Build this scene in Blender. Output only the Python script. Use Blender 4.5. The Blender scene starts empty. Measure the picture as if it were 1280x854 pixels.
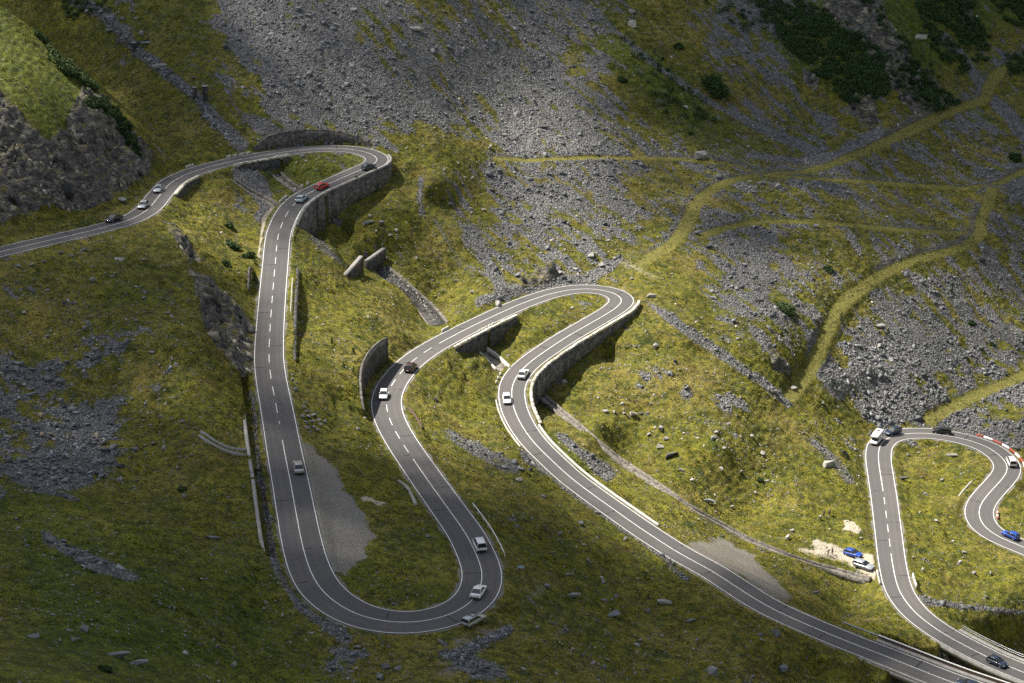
import bpy, bmesh, math, random
import numpy as np
from mathutils import Vector, Matrix
R = math.radians
rng = np.random.default_rng(7)
random.seed(7)
SC = bpy.context.scene
COL = SC.collection

# ------------------------------------------------------------------ camera model (metres, z up, camera at the origin)
F = 2454.3
TH = 0.371749
CT, ST = math.cos(TH), math.sin(TH)
def ray(p):
    p = np.asarray(p, float); u = (p[..., 0]-640)/F; v = (p[..., 1]-427)/F
    return np.stack([u, CT-v*ST, -ST-v*CT], -1)
def proj(x, y, z):
    zc = y*CT-z*ST; yc = -y*ST-z*CT
    return 640+F*x/zc, 427+F*yc/zc, zc
def at_depth(px, py, d):
    return ray((px, py))*d
def at_z(px, py, z):
    r = ray((px, py)); return r*(z/r[..., 2])

# ------------------------------------------------------------------ numpy noise
def vnoise(x, y, seed, wrap=256):
    g = np.random.default_rng(seed).random((wrap, wrap)).astype(np.float32)
    x0 = np.floor(x); y0 = np.floor(y); fx = (x-x0).astype(np.float32); fy = (y-y0).astype(np.float32)
    xi = x0.astype(np.int64) % wrap; yi = y0.astype(np.int64) % wrap
    fx = fx*fx*(3-2*fx); fy = fy*fy*(3-2*fy); x1 = (xi+1) % wrap; y1 = (yi+1) % wrap
    return (g[yi, xi]*(1-fx)+g[yi, x1]*fx)*(1-fy)+(g[y1, xi]*(1-fx)+g[y1, x1]*fx)*fy
def fbm(x, y, s, seed, octv=4, gain=.5):
    a = 1.; t = 0.; n = 0.
    for k in range(octv):
        c, sn = math.cos(.6*k+.3), math.sin(.6*k+.3)
        t = t+a*vnoise((x*c-y*sn)/s+17.3*k, (x*sn+y*c)/s+5.1*k, seed+k*13); n += a; a *= gain; s *= .5
    return t/n
def sstep(a, b, x):
    t = np.clip((x-a)/(b-a), 0, 1); return t*t*(3-2*t)

# ------------------------------------------------------------------ roads: centre lines as seen + fitted heights
A_C=[(-60,330),(0,315),(70,298.5),(120,287),(150,278.7),(168.7,272),(185.6,261),(193.5,252),(200.6,243),(213.7,228.5),(232.4,218.5),(255,210.5),(280,204.2),(298,200),(326,195),(354.3,190.3),(382.4,187),(410.5,185.6),(430,186),(446,187.7),(458,190.5),(467.7,194.5),(472,199),(468.7,204.3),(459,209),(435,219.3),(416.2,227.6),(397.5,235.8),(382.5,243.6),(371.5,251.5),(361.8,262.4),(354.3,276),(348.7,291),(346.3,304),(344.3,328),(342,352.5),(339,390),(336.8,425),(336.4,450),(339,474),(344.3,502.5),(349.5,530.6),(355.8,566),(363.5,605),(370.2,642),(378.7,684),(389,716),(403,738.5),(426,757.5),(455,771),(495,778),(532.5,776),(567.5,766),(591,750),(601,732),(602,713),(592.5,687),(580,664),(563.7,641),(527.5,590),(500,549),(486,521),(483.2,500.5),(490,481),(505,461.5),(520,448),(540,434.5),(577.5,414.2),(615,396),(652.4,379.5),(688,367.4),(716,362),(738.7,361.3),(759.3,364),(772.4,369),(777.7,375.6),(772.4,383),(757.4,393),(735,406),(706.8,422.4),(678.7,441),(660,455),(647,469),(640,485),(641.2,505.6),(650,528),(665.6,551),(686,572),(717,600),(773,641),(815,670),(852.5,693.5),(890,714),(959,757.5),(1035,792),(1110,821.5),(1187.5,852),(1260,877),(1340,905),(1420,932)]
B_C=[(1400,892),(1340,866),(1280,840.7),(1261.4,833.4),(1233.4,821),(1186.7,796.5),(1160,779),(1140,761.5),(1124,738),(1116,707),(1110,662),(1105,622),(1101,596),(1098,572.5),(1100,557.5),(1109.3,548),(1126.2,543),(1148.7,541.5),(1173,543),(1201,548),(1230,557),(1244,565),(1255.5,575.5),(1259.5,586),(1253.5,597.7),(1235.6,617.6),(1225.7,631.5),(1223.7,643.5),(1229.7,657),(1245.6,669.4),(1280,684.3),(1330,705)]
ZA, WA = [-129.58,-131.82,-135.82,-138.73,-143.19,-147.17,-149.97,-151.86,-155.58,-159.97,-162.98,-166.56,-169.46,-171.54,-173.18,-174.64],[5.85,5.75,5.85,5.7,5.5,6.25,6.9,6.3,5.97,5.6,5.95,5.4,5.6,5.68,5.8,5.9]
ZB, WB = [-185.28,-186.77,-189.48,-193.07,-195.3,-197.41],[5.8,5.75,5.5,5.93,6.24,6.16]
def hermite(P, step):
    P = np.array(P, float); d = np.r_[0, np.cumsum(np.linalg.norm(np.diff(P, axis=0), axis=1))]
    n = len(P); t = np.arange(0, d[-1], step)
    m = np.zeros_like(P); m[1:-1] = (P[2:]-P[:-2])/(d[2:]-d[:-2])[:, None]; m[0] = (P[1]-P[0])/(d[1]-d[0]); m[-1] = (P[-1]-P[-2])/(d[-1]-d[-2])
    i = np.clip(np.searchsorted(d, t, side='right')-1, 0, n-2); h = d[i+1]-d[i]; u = ((t-d[i])/h)[:, None]; h = h[:, None]
    return (2*u**3-3*u**2+1)*P[i]+(u**3-2*u**2+u)*h*m[i]+(-2*u**3+3*u**2)*P[i+1]+(u**3-u**2)*h*m[i+1], t/d[-1]
def gsm(a, sig):
    k = int(sig*3)+1; w = np.exp(-.5*(np.arange(-k, k+1)/sig)**2); w /= w.sum()
    if a.ndim == 1: return np.convolve(np.pad(a, k, mode='reflect', reflect_type='odd'), w, 'valid')
    return np.stack([gsm(a[:, i], sig) for i in range(a.shape[1])], 1)
class Line: pass
def make_road(C, zk, wk, step=.5):
    c, t = hermite(C, 3.)
    z = np.interp(t, np.linspace(0, 1, len(zk)), zk); w = np.interp(t, np.linspace(0, 1, len(wk)), wk)
    z = gsm(z, 12); w = gsm(w, 12)
    X = at_z(c[:, 0], c[:, 1], z) if False else ray(c)*(z/ray(c)[:, 2])[:, None]
    s = np.r_[0, np.cumsum(np.linalg.norm(np.diff(X[:, :2], axis=0), axis=1))]
    L = Line(); L.s = np.arange(0, s[-1], step)
    L.P = np.stack([np.interp(L.s, s, X[:, i]) for i in range(3)], 1); L.w = np.interp(L.s, s, w)
    L.P = gsm(L.P, 3.)
    T = np.gradient(L.P[:, :2], axis=0); T /= np.linalg.norm(T, axis=1)[:, None]
    T = gsm(T, 2.); T /= np.linalg.norm(T, axis=1)[:, None]
    L.T = T; L.N = np.stack([-T[:, 1], T[:, 0]], 1)     # N points to the left of travel
    L.px, L.py, _ = proj(*L.P.T)
    return L
RA = make_road(A_C, ZA, WA); RB = make_road(B_C, ZB, WB)
def near(L, px, py, lo=0, hi=10**9):
    d = (L.px-px)**2+(L.py-py)**2; d[:lo] = 1e12; d[hi:] = 1e12
    return int(d.argmin())
def off(L, i, o, dz=0):
    i = np.asarray(i); return np.concatenate([L.P[i, :2]+L.N[i]*np.asarray(o)[..., None], (L.P[i, 2]+dz)[..., None]], -1)
# walls along roads: name, road, start px, end px, side(+1 left of travel), kind, heights (m), gap from the edge of the shoulder
SH = .75
def W(name, L, a, b, side, kind, hs, gap=0., lo=0, th=.6, insets=()):
    w = Line(); w.name = name; w.L = L; w.side = side; w.kind = kind; w.gap = gap; w.th = th
    w.i0 = near(L, *a, lo=lo); w.i1 = near(L, *b, lo=w.i0+1)
    w.n = w.i1-w.i0+1; w.h = gsm(np.interp(np.linspace(0, 1, w.n), np.linspace(0, 1, len(hs)), hs), 4)
    w.off = L.w[w.i0:w.i1+1]/2+SH+gap; w.ins = np.zeros(w.n)
    for (ax, ay, wid) in insets:
        k = near(L, ax, ay, lo=w.i0, hi=w.i1)-w.i0; h_ = max(1, int(wid)); w.ins[max(k-h_, 0):k+h_] = 1.9
    w.off = w.off-w.ins
    return w
WALLS = [
 W('cut_hairpin', RA, (330, 194), (452, 188), +1, 'cut', [.3, 3.4, 3.8, 3.8, 3.7, 3.0, .6], 1.0),
 W('fill_corner', RA, (200, 244), (232, 218.5), -1, 'fill', [2.2, 2.6, 1.2]),
 W('fill_upper', RA, (281, 204), (352, 190.5), -1, 'fill', [.6, 1.6, 2.6, 3.4, 3.4, .8], insets=[(341, 193, 1.5)]),
 W('fill_hairpin', RA, (470, 194), (352, 282), +1, 'fill', [2.0, 4.5, 5.6, 6.0, 6.4, 7.5, 9.2, 9.8, 8.5, 5.0, 1.5], lo=near(RA, 466, 193), insets=[(391, 239, 1.6), (377, 247, 1.)]),
 W('fill_straight', RA, (343, 335), (336.6, 452), +1, 'fill', [.6, 2.3, 2.7, 2.6, 2.0, .4], 1.6, lo=near(RA, 344, 320)),
 W('cut_rock', RA, (343, 340), (340.5, 370), -1, 'cut', [1.2, 3.2, 3.4, 1.4], 1.3, lo=near(RA, 344, 320)),
 W('cut_bend', RA, (487, 525), (512, 455), +1, 'cut', [2.2, 5.0, 6.2, 6.6, 6.5, 6.2, 5.4], 1.1, lo=near(RA, 527, 590)),
 W('fill_bridge', RA, (548, 431), (627, 391), -1, 'fill', [.8, 3.2, 4.4, 4.8, 3.4, .6], .7, lo=near(RA, 520, 448), insets=[(590, 408, 1.6)]),
 W('fill_loop', RA, (777.5, 376), (652, 532), +1, 'fill', [.5, 2., 3.0, 4.2, 5.0, 5.8, 6.8, 6.2, 3.0, .5], .7, lo=near(RA, 777, 374), insets=[(643, 474, 1.8)]),
]
# ------------------------------------------------------------------ ground fitted through what is seen: 1/depth over the view, thin-plate
AZ = [(640,330,-157),(700,338,-159),(560,300,-151.8),(470,338,-154.5),(520,375,-159),(548,402,-162),(430,300,-151.5),(480,380,-152.5),
 (420,620,-149.2),(440,680,-149.8),(500,700,-151),(450,560,-149.5),(420,480,-148.5),
 (617,452,-166.3),(600,440,-165.5),(560,500,-161),(560,470,-162),(590,520,-163.5),
 (672,492,-171.5),(700,512,-172.5),(780,578,-177),(760,545,-173.4),(745,515,-172.8),(900,655,-183),(1000,700,-187),(1080,725,-190),
 (830,520,-173.5),(760,450,-170),(900,560,-177),(1000,620,-186),(880,430,-168),(860,330,-162),(960,500,-177.5),(1050,640,-188),
 (640,600,-160),(700,700,-160),(700,780,-156),(640,854,-149),(800,854,-159),(960,854,-168),(800,760,-165),(1020,840,-172.5),(560,830,-149),
 (300,720,-145.5),(330,790,-147),(430,854,-146),(200,854,-129),(0,854,-117),(0,650,-139),(150,720,-137),(80,640,-141),(170,625,-145.5),(260,660,-146),
 (0,390,-134),(0,500,-140.5),(100,560,-145),(200,480,-141),(280,560,-144.2),(303,660,-147),(150,400,-136),(220,360,-136),
 (255,330,-135.5),(280,380,-137.5),(295,430,-140.5),(300,500,-143),(306,420,-143.5),(312,460,-144),(318,530,-146),
 (270,290,-138.5),(300,320,-141.5),(318,370,-143.2),(250,255,-136.2),(320,270,-140.5),(310,230,-139),(395,208,-138.4),(440,200,-138.3),(330,225,-139.5),
 (1180,620,-195),(1170,700,-192),(1250,760,-196),(1200,740,-194),(1280,640,-197),(1060,770,-190),(1135,822,-186),(1112,845,-180),(1170,870,-183),(1250,870,-203),(1210,830,-199),
 (1000,740,-182),(930,700,-180),(640,950,-135),(0,950,-103),(300,950,-128),(950,950,-160),(1280,950,-190),(-200,854,-105),(-200,640,-128),(-200,400,-128)]
AD = [(400,100,523),(400,0,555),(300,90,520),(300,0,553),(250,150,500),(200,150,508),(150,150,514),(200,60,535),(100,60,556),(0,100,560),(0,0,585),
 (560,150,533),(560,60,556),(640,200,531),(640,100,566),(640,0,596),(760,200,543),(760,100,577),(760,0,612),(880,200,556),(880,100,590),(880,0,625),
 (1000,200,571),(1000,100,604),(1040,0,634),(1100,172,583),(1100,90,606),(1100,0,633),(1200,133,612),(1280,75,650),(1280,0,675),(1200,0,655),
 (1280,222,580),(1200,235,572),(1100,228,562),(1000,216,552),(950,218,548),(1200,292,545),(1100,285,535),(960,278,525),(880,293,513),
 (1110,340,519),(1050,385,497),(1005,475,472),(1100,430,495),(1200,430,509),(1280,380,534),(1280,470,505),(1190,510,486),(1120,510,475),(1040,520,463),
 (800,300,506),(700,250,515),(600,250,509),(520,220,503),(545,250,497),(510,185,510),(740,300,500),(900,370,485),(960,400,477),(980,450,469),
 (400,-200,620),(900,-200,700),(1400,-200,760),(0,-200,650),(1500,300,590),(1500,600,500),(-200,100,560),(1500,0,700)]
BRB = near(RB, 1178, 792); BRA = near(RA, 1096, 816, lo=near(RA, 959, 757))
pts = []
def addz(P):
    px, py, zc = proj(P[..., 0], P[..., 1], P[..., 2]); pts.append((float(px), float(py), 1000/float(zc)))
for L in (RA, RB):
    wl = np.zeros(len(L.s), int)
    for w in WALLS:
        if w.L is L: wl[w.i0:w.i1+1] = -w.side if w.kind == 'fill' else -w.side
    L.wl = wl
    for i in range(0, len(L.s), 14):
        if -40 < L.px[i] < 1330 and L.py[i] < 900 and not (L is RB and i < BRB) and not (L is RA and i > BRA):
            if wl[i] == 0: addz(L.P[i])
            else: addz(off(L, i, np.float64(wl[i]*(L.w[i]/2)), 0.))
for w in WALLS:
    for k in range(3, w.n-2, 8):
        i = w.i0+k; sg = -1 if w.kind == 'fill' else 1
        o_ = w.off[k]+w.ins[k]; addz(off(w.L, i, np.float64(w.side*(o_+.9)), sg*w.h[k]))
        if (k//8) % 2 == 0 and w.name != 'fill_straight': addz(off(w.L, i, np.float64(w.side*(o_+6.)), sg*w.h[k]+(-.6 if sg < 0 else 1.6)))
        if w.name in ('fill_hairpin', 'fill_loop') and (k//8) % 2 == 1: addz(off(w.L, i, np.float64(w.side*(o_+12.)), -w.h[k]-1.4))
for a in AZ: P = at_z(a[0], a[1], a[2]); addz(P)
for a in AD: pts.append((a[0], a[1], 1000/a[2]))
pts = np.array(pts)
def tps_fit(p, v, lam):
    d = np.hypot(p[:, None, 0]-p[None, :, 0], p[:, None, 1]-p[None, :, 1])/100
    K = d*d*np.log(d+1e-9)+np.eye(len(p))*lam; Q = np.c_[np.ones(len(p)), p/100]
    A = np.block([[K, Q], [Q.T, np.zeros((3, 3))]])
    return np.linalg.solve(A, np.r_[v, 0, 0, 0])
def tps_eval(p, c, x):
    out = np.empty(len(x))
    for k in range(0, len(x), 20000):
        xx = x[k:k+20000]; d = np.hypot(xx[:, None, 0]-p[None, :, 0], xx[:, None, 1]-p[None, :, 1])/100
        out[k:k+20000] = (d*d*np.log(d+1e-9))@c[:-3]+c[-3]+xx[:, 0]/100*c[-2]+xx[:, 1]/100*c[-1]
    return out
def q_table(pts, lam):
    c = tps_fit(pts[:, :2], pts[:, 2], lam)
    gx = np.arange(-300, 1600, 8.); gy = np.arange(-300, 1100, 8.); G = np.stack(np.meshgrid(gx, gy), -1).reshape(-1, 2)
    return tps_eval(pts[:, :2], c, G).reshape(len(gy), len(gx))
def q_look(T, px, py):
    x = np.clip((px+300)/8, 0, T.shape[1]-1.001); y = np.clip((py+300)/8, 0, T.shape[0]-1.001)
    i = x.astype(int); j = y.astype(int); fx = x-i; fy = y-j
    return (T[j, i]*(1-fx)+T[j, i+1]*fx)*(1-fy)+(T[j+1, i]*(1-fx)+T[j+1, i+1]*fx)*fy
QT = q_table(pts, .004)
def surf(T, X, Y):
    lo = np.full(X.shape, -420.); hi = np.full(X.shape, 150.)
    for _ in range(26):
        m = (lo+hi)/2; px, py, zc = proj(X, Y, m); above = (q_look(T, px, py)*zc/1000 < 1) & (zc > 50)
        above = above | (zc <= 50)
        hi = np.where(above, m, hi); lo = np.where(above, lo, m)
    return (lo+hi)/2
CS = 2.
cx = np.arange(-240, 250+CS, CS); cy = np.arange(190, 770+CS, CS)
CX, CY = np.meshgrid(cx, cy)
CZ = surf(QT, CX, CY)
ppx, ppy, pzc = proj(CX, CY, CZ)
bad = (ppx < -240) | (ppx > 1500) | (ppy < -220) | (ppy > 1000)
if 1:   # continue the slopes outward from the last good point of each row/column
    z = CZ.copy(); z[bad] = np.nan
    for it in range(400):
        n = np.isnan(z)
        if not n.any(): break
        acc = np.zeros_like(z); cnt = np.zeros_like(z)
        for dy, dx, sl in ((1, 0, .30), (-1, 0, .30), (0, 1, .05), (0, -1, .05)):
            zz = np.full_like(z, np.nan)
            ys = slice(max(dy, 0), z.shape[0]+min(dy, 0)); yd = slice(max(-dy, 0), z.shape[0]+min(-dy, 0))
            xs = slice(max(dx, 0), z.shape[1]+min(dx, 0)); xd = slice(max(-dx, 0), z.shape[1]+min(-dx, 0))
            zz[yd, xd] = z[ys, xs]+sl*CS
            ok = ~np.isnan(zz); acc[ok] += zz[ok]; cnt[ok] += 1
        f = n & (cnt > 0); z[f] = acc[f]/cnt[f]
    for it in range(160):
        zp = np.pad(z, 1, mode='edge'); a_ = (zp[:-2, 1:-1]+zp[2:, 1:-1]+zp[1:-1, :-2]+zp[1:-1, 2:])/4; z = np.where(bad, a_, z)
    CZ = z
# knoll on the left: its own surface, in front of the far slope
KP = np.array([(a, b, 1000/c) for a, b, c in [(-200,320,385),(-200,180,420),(-200,40,468),(0,292,414),(0,215,432),(0,130,443),(0,60,468),(0,8,490),(100,268,434),(150,250,444),(180,240,453),(100,215,445),(100,178,450),(60,150,447),(60,100,466),(60,62,487),(100,92,489),(130,118,487),(130,150,464),(150,200,457),(185,175,470),(182,215,458),(165,145,480),(40,200,437),(-200,-60,505),(0,-60,516),(150,60,520)]])
KT = q_table(KP, .002)
KPOLY = [(-280,-120),(-60,-30),(0,6),(30,24),(60,60),(95,88),(130,117),(160,143),(184,174),(186,200),(181,232),(150,252),(100,268),(40,285),(0,296),(-280,380)]
def inpoly(px, py, poly):
    r = np.zeros(np.shape(px), bool); n = len(poly)
    for i in range(n):
        x0, y0 = poly[i]; x1, y1 = poly[(i+1) % n]
        if y0 == y1: continue
        c = ((y0 > py) != (y1 > py)) & (px < (x1-x0)*(py-y0)/(y1-y0)+x0); r ^= c
    return r
KZ = surf(KT, CX, CY); kx, ky, _ = proj(CX, CY, KZ)
km = inpoly(kx, ky, KPOLY)
kz = np.where(km, KZ, -1e4)
for it in range(60):
    n = kz.copy()
    for dy in (-1, 0, 1):
        for dx in (-1, 0, 1):
            if dx == dy == 0: continue
            n = np.maximum(n, np.roll(np.roll(kz, dy, 0), dx, 1)-.95*CS*math.hypot(dx, dy))
    kz = n
KNOLL = kz > CZ
CZ = np.maximum(CZ, kz)
def cubic(Z, x, y):   # Catmull-Rom on the coarse grid
    u = np.clip((x-cx[0])/CS, 1, len(cx)-3.001); v = np.clip((y-cy[0])/CS, 1, len(cy)-3.001)
    i = u.astype(int); j = v.astype(int); fu = u-i; fv = v-j
    def wt(t): return (-.5*t+t*t-.5*t**3, 1-2.5*t*t+1.5*t**3, .5*t+2*t*t-1.5*t**3, -.5*t*t+.5*t**3)
    wu, wv = wt(fu), wt(fv); o = 0
    for a in range(4):
        for b in range(4): o = o+wv[a]*wu[b]*Z[j+a-1, i+b-1]
    return o
GS = .4
X0, X1, Y0, Y1 = -166., 176., 222., 654.
def stretch(a, b, lo, hi):
    core = np.arange(a, b+GS/2, GS); l = []; r = []; st = GS*1.5; v = a
    while v > lo: v -= st; l.append(v); st *= 1.25
    v = core[-1]; st = GS*1.5
    while v < hi: v += st; r.append(v); st *= 1.25
    return np.r_[l[::-1], core, r], len(l)
gx, nxl = stretch(X0, X1, -1500, 1500); gy, nyl = stretch(Y0, Y1, -150, 2200)
GX, GY = np.meshgrid(gx, gy)
GZ = cubic(CZ, GX, GY)
GZ += np.maximum(GY-cy[-3], 0)*.55 + np.minimum(np.maximum(cy[2]-GY, 0)*.62, 125)
GZ += (np.maximum(cx[2]-GX, 0)+np.maximum(GX-cx[-3], 0))*.18
GZ = np.where(GY < 190, np.minimum(GZ, -4-.62*np.maximum(GY, 0)), GZ)
kn = np.clip((GX-cx[0])/CS, 0, len(cx)-1).astype(int), np.clip((GY-cy[0])/CS, 0, len(cy)-1).astype(int)
GPX, GPY, GZC = proj(GX, GY, GZ)
# footprints of road, walls
def raster(P, rad, GX=gx, GY=gy):
    D = np.full((len(gy), len(gx)), 1e6, np.float32); I = np.full(D.shape, -1, np.int32)
    for k in range(len(P)):
        x, y = P[k, 0], P[k, 1]
        a, b = np.searchsorted(gx, (x-rad, x+rad)); c, d = np.searchsorted(gy, (y-rad, y+rad))
        if a >= b or c >= d: continue
        dd = np.hypot(gx[None, a:b]-x, gy[c:d, None]-y); s = D[c:d, a:b]; m = dd < s
        s[m] = dd[m]; I[c:d, a:b][m] = k
    return D, I
ROADDIST = np.full(GZ.shape, 99., np.float32)
# ------------------------------------------------------------------ surface zones, typed as 40 px cells of scree and of wanted cloud shade
SCREE = """00241048998876568874235664120014 3
00014128999988889852126641220035
00002337999999999863114664232143
00002144689999999876212456543464
00002114555642169988874444665675
00003211210012468886446667655557
22211015200122456787666555555447
12320112001222565676338776544446
32111010000233456652026876446666
33322121000123211233135666787766
44334221001011011122233444999876
65432111010000001234443321699655
66443101001000110223455322389878
78764311010000121112234333256888
46872111200000013211122332220121
11121013000000021001122222111213
13200101000000122110122211112113
01230000000010002121111123211211
10101101300010002211111011111111
22320110342112321322111110111111
22232111134312532222112211010000"""
SHADE = """03999994444444444466667799999999
00499994444444333356667799999999
00049994444433332246667799999999
00039994443332200246667777778888
21999774443321100013456677777777
33999545664432232223455566667777
66673002554433232112456655555666
66666401254443231001124544555566
77777691100122110000011330012223
77777696200111000000011220012222
77777697300000000000001110012222
77776555520000000000000100012222
77776556642100000000000000001110
77777667765310000000000000000123
88887777877666545200000000000001
88888778877777888410000000000000
88888888877777888863000000000000
88888888887777888888633420000000
88888888888888888888888667410000
88888888888888888888888888741012
88888888888888888888888888873333"""
def cells(s):
    a = [[int(c) for c in r.replace(' ', '')[:32]] for r in s.split('\n')]
    return np.array(a, float)/9
SG, HG = cells(SCREE), cells(SHADE)
def cell_look(T, px, py):
    x = np.clip(px/40-.5, 0, 30.999); y = np.clip(py/40.67-.5, 0, 19.999)
    i = x.astype(int); j = y.astype(int); fx = x-i; fy = y-j
    return (T[j, i]*(1-fx)+T[j, i+1]*fx)*(1-fy)+(T[j+1, i]*(1-fx)+T[j+1, i+1]*fx)*fy
def seg_dist(px, py, pts, wid):
    """distance to a polyline minus its (per point) half width, in picture px: used to place strips on the slopes"""
    best = np.full(np.shape(px), 1e6)
    for (a, b), (wa, wb) in zip(zip(pts[:-1], pts[1:]), zip(wid[:-1], wid[1:])):
        dx, dy = b[0]-a[0], b[1]-a[1]; t = np.clip(((px-a[0])*dx+(py-a[1])*dy)/(dx*dx+dy*dy), 0, 1)
        best = np.minimum(best, np.hypot(px-a[0]-t*dx, py-a[1]-t*dy)-(wa+(wb-wa)*t))
    return best
def soft_poly(px, py, poly, blur):
    d = seg_dist(px, py, list(poly)+[poly[0]], [0]*(len(poly)+1)); d = np.where(inpoly(px, py, poly), d, -d)
    return sstep(-blur, blur, d)

# roads and their shoulders pressed into the ground
ROADMASK = np.zeros(GZ.shape, np.float32)
RAST = {}
for L, nm in ((RA, 'A'), (RB, 'B')):
    D, I = raster(L.P, 16.)
    m = I >= 0; k = I[m]; dx = GX[m]-L.P[k, 0]; dy = GY[m]-L.P[k, 1]
    lat = dx*L.N[k, 0]+dy*L.N[k, 1]; side = np.sign(lat); d = np.where((k > 0) & (k < len(L.s)-1), np.abs(lat), D[m]); zr = L.P[k, 2]
    d = np.maximum(d, D[m]-.4)
    hw = L.w[k]/2+SH; base = GZ[m]; e = np.maximum(d-hw, 0)
    z = np.clip(base, zr-.12-.62*e, zr-.06+.75*e); z = z+(base-z)*sstep(8.5, 14., e)
    for w in WALLS:
        if w.L is not L: continue
        inn = (k >= w.i0) & (k <= w.i1) & (side == w.side)
        kk = np.clip(k-w.i0, 0, w.n-1); wo = w.off[kk]; h = w.h[kk]
        if w.kind == 'fill':
            zz = np.where(d < wo-.05, zr-.1, np.minimum(base, zr-h*.95+1.0*np.maximum(0, d-wo-1.2)))
        else:
            zz = np.clip(base, zr+h*.93, zr+h*1.0+.5*(d-wo)); zz = np.where(d < wo+.2, zr-.08, zz+(base-zz)*sstep(wo+9, wo+13., d))
        z = np.where(inn, zz, z)
    lim = hw.copy()
    for w in WALLS:
        if w.L is L and w.kind == 'fill':
            inn = (k >= w.i0) & (k <= w.i1) & (side == w.side); lim = np.where(inn, np.minimum(hw, w.off[np.clip(k-w.i0, 0, w.n-1)]-.05), lim)
    z = np.where(d < lim, zr-.07, z)
    br = (k < BRB-6) if nm == 'B' else (k > BRA+8)
    z = np.where(br, np.minimum(base, zr-3.8), z)
    if nm == 'A':      # drain ditch along the foot of the left bank
        g0, g1 = near(L, 338, 470, lo=near(L, 339, 440)), near(L, 383, 700, lo=near(L, 339, 440))
        inn = (k > g0) & (k < g1) & (side < 0); q = d-L.w[k]/2
        z = np.where(inn & (q > 1.5) & (q < 3.0), zr-.95, z)
    GZ[m] = z; ROADDIST[m] = np.minimum(ROADDIST[m], d-L.w[k]/2); RAST[nm] = (D, I)
# the old grassed tracks benched into the slopes (picture px, then lifted onto the ground)
TRACKS = [([(1300,60),(1280,75),(1250,90),(1237,107),(1230,125),(1200,134),(1160,152),(1120,172),(1080,190),(1040,205),(1000,215),(960,218),(920,224),(890,237),(870,255),(858,280),(845,300),(820,318),(800,330)], 2.1),
 ([(960,219),(1000,222),(1060,226),(1150,232),(1200,235),(1240,232),(1280,215),(1310,205)], 1.7),
 ([(620,199),(660,201),(700,199),(780,198),(850,199),(905,206),(955,217)], 1.4),
 ([(876,296),(890,290),(920,283),(960,278),(1000,278),(1040,280),(1120,287),(1205,292)], 1.6),
 ([(1240,236),(1236,255),(1226,275),(1224,295),(1195,312),(1150,323),(1110,340),(1075,362),(1050,385),(1035,415),(1020,450),(1005,475),(985,502)], 1.8),
 ([(1310,455),(1280,470),(1230,490),(1190,510),(1160,526)], 2.)]
def ground_of(px, py, Z=None):
    """world points on the ground under picture points (march down the view ray on the fine grid)"""
    Z = GZ if Z is None else Z
    px = np.atleast_1d(np.asarray(px, float)); py = np.atleast_1d(np.asarray(py, float)); r = ray(np.stack([px, py], -1))
    t = np.full(len(px), 150.); done = np.zeros(len(px), bool)
    for st in (1., .1):
        if st < 1: t -= 1.; done[:] = False
        for _ in range(700 if st == 1. else 14):
            P = r*t[:, None]; z = gz_at(P[:, 0], P[:, 1], Z); done |= P[:, 2] <= z; t = np.where(done, t, t+st)
            if done.all(): break
    P = r*t[:, None]; P[:, 2] = gz_at(P[:, 0], P[:, 1], Z); return P
def gz_at(x, y, Z=None):
    Z = GZ if Z is None else Z
    i = np.clip(np.searchsorted(gx, x)-1, 0, len(gx)-2); j = np.clip(np.searchsorted(gy, y)-1, 0, len(gy)-2)
    fx = np.clip((x-gx[i])/(gx[i+1]-gx[i]), 0, 1); fy = np.clip((y-gy[j])/(gy[j+1]-gy[j]), 0, 1)
    return (Z[j, i]*(1-fx)+Z[j, i+1]*fx)*(1-fy)+(Z[j+1, i]*(1-fx)+Z[j+1, i+1]*fx)*fy
TRK = np.full(GZ.shape, 9., np.float32); TRU = np.zeros(GZ.shape, np.float32)
for pl, w in TRACKS:
    c, _ = hermite(pl, 4.); P = ground_of(c[:, 0], c[:, 1])
    s = np.r_[0, np.cumsum(np.linalg.norm(np.diff(P[:, :2], axis=0), axis=1))]; ss = np.arange(0, s[-1], .5)
    P = gsm(np.stack([np.interp(ss, s, P[:, i]) for i in range(3)], 1), 3.); P[:, 2] = gsm(P[:, 2], 6)
    D, I = raster(P, 8.); m = I >= 0; k = I[m]; d = D[m]
    f = 1-sstep(w*.6, w*.6+1.8, d); g = GZ[m]; up = g > P[k, 2]
    TRU[m] = np.maximum(TRU[m], np.where(up, (1-sstep(w+.3, w+3.5, d))*sstep(w*.5, w, d), 0))
    f *= .45; GZ[m] = g*(1-f)+(P[k, 2]-.05)*f
    TRK[m] = np.minimum(TRK[m], d-w)
# streams / channels: world polylines (picture px, z drop)
def world_line(pl, step=.5, Z=None):
    c, _ = hermite(pl, 2.); P = ground_of(c[:, 0], c[:, 1], Z); d_ = P[:, 1]*CT-P[:, 2]*ST; d_ = gsm(d_, min(14, max(2, len(d_)/8))); P = ray(c)*d_[:, None]
    s = np.r_[0, np.cumsum(np.linalg.norm(np.diff(P[:, :2], axis=0), axis=1))]; ss = np.arange(0, s[-1], step)
    P = np.stack([np.interp(ss, s, P[:, i]) for i in range(3)], 1); P = gsm(P, 2.); return P
def mkline(P, w):
    L = Line(); L.P = P; T = np.gradient(P[:, :2], axis=0); T /= np.linalg.norm(T, axis=1)[:, None]+1e-9
    L.T = T; L.N = np.stack([-T[:, 1], T[:, 0]], 1); L.s = np.r_[0, np.cumsum(np.linalg.norm(np.diff(P[:, :2], axis=0), axis=1))]; L.w = np.full(len(P), w); L.px, L.py, _ = proj(*P.T); return L
CHANNELS = {}
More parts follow.
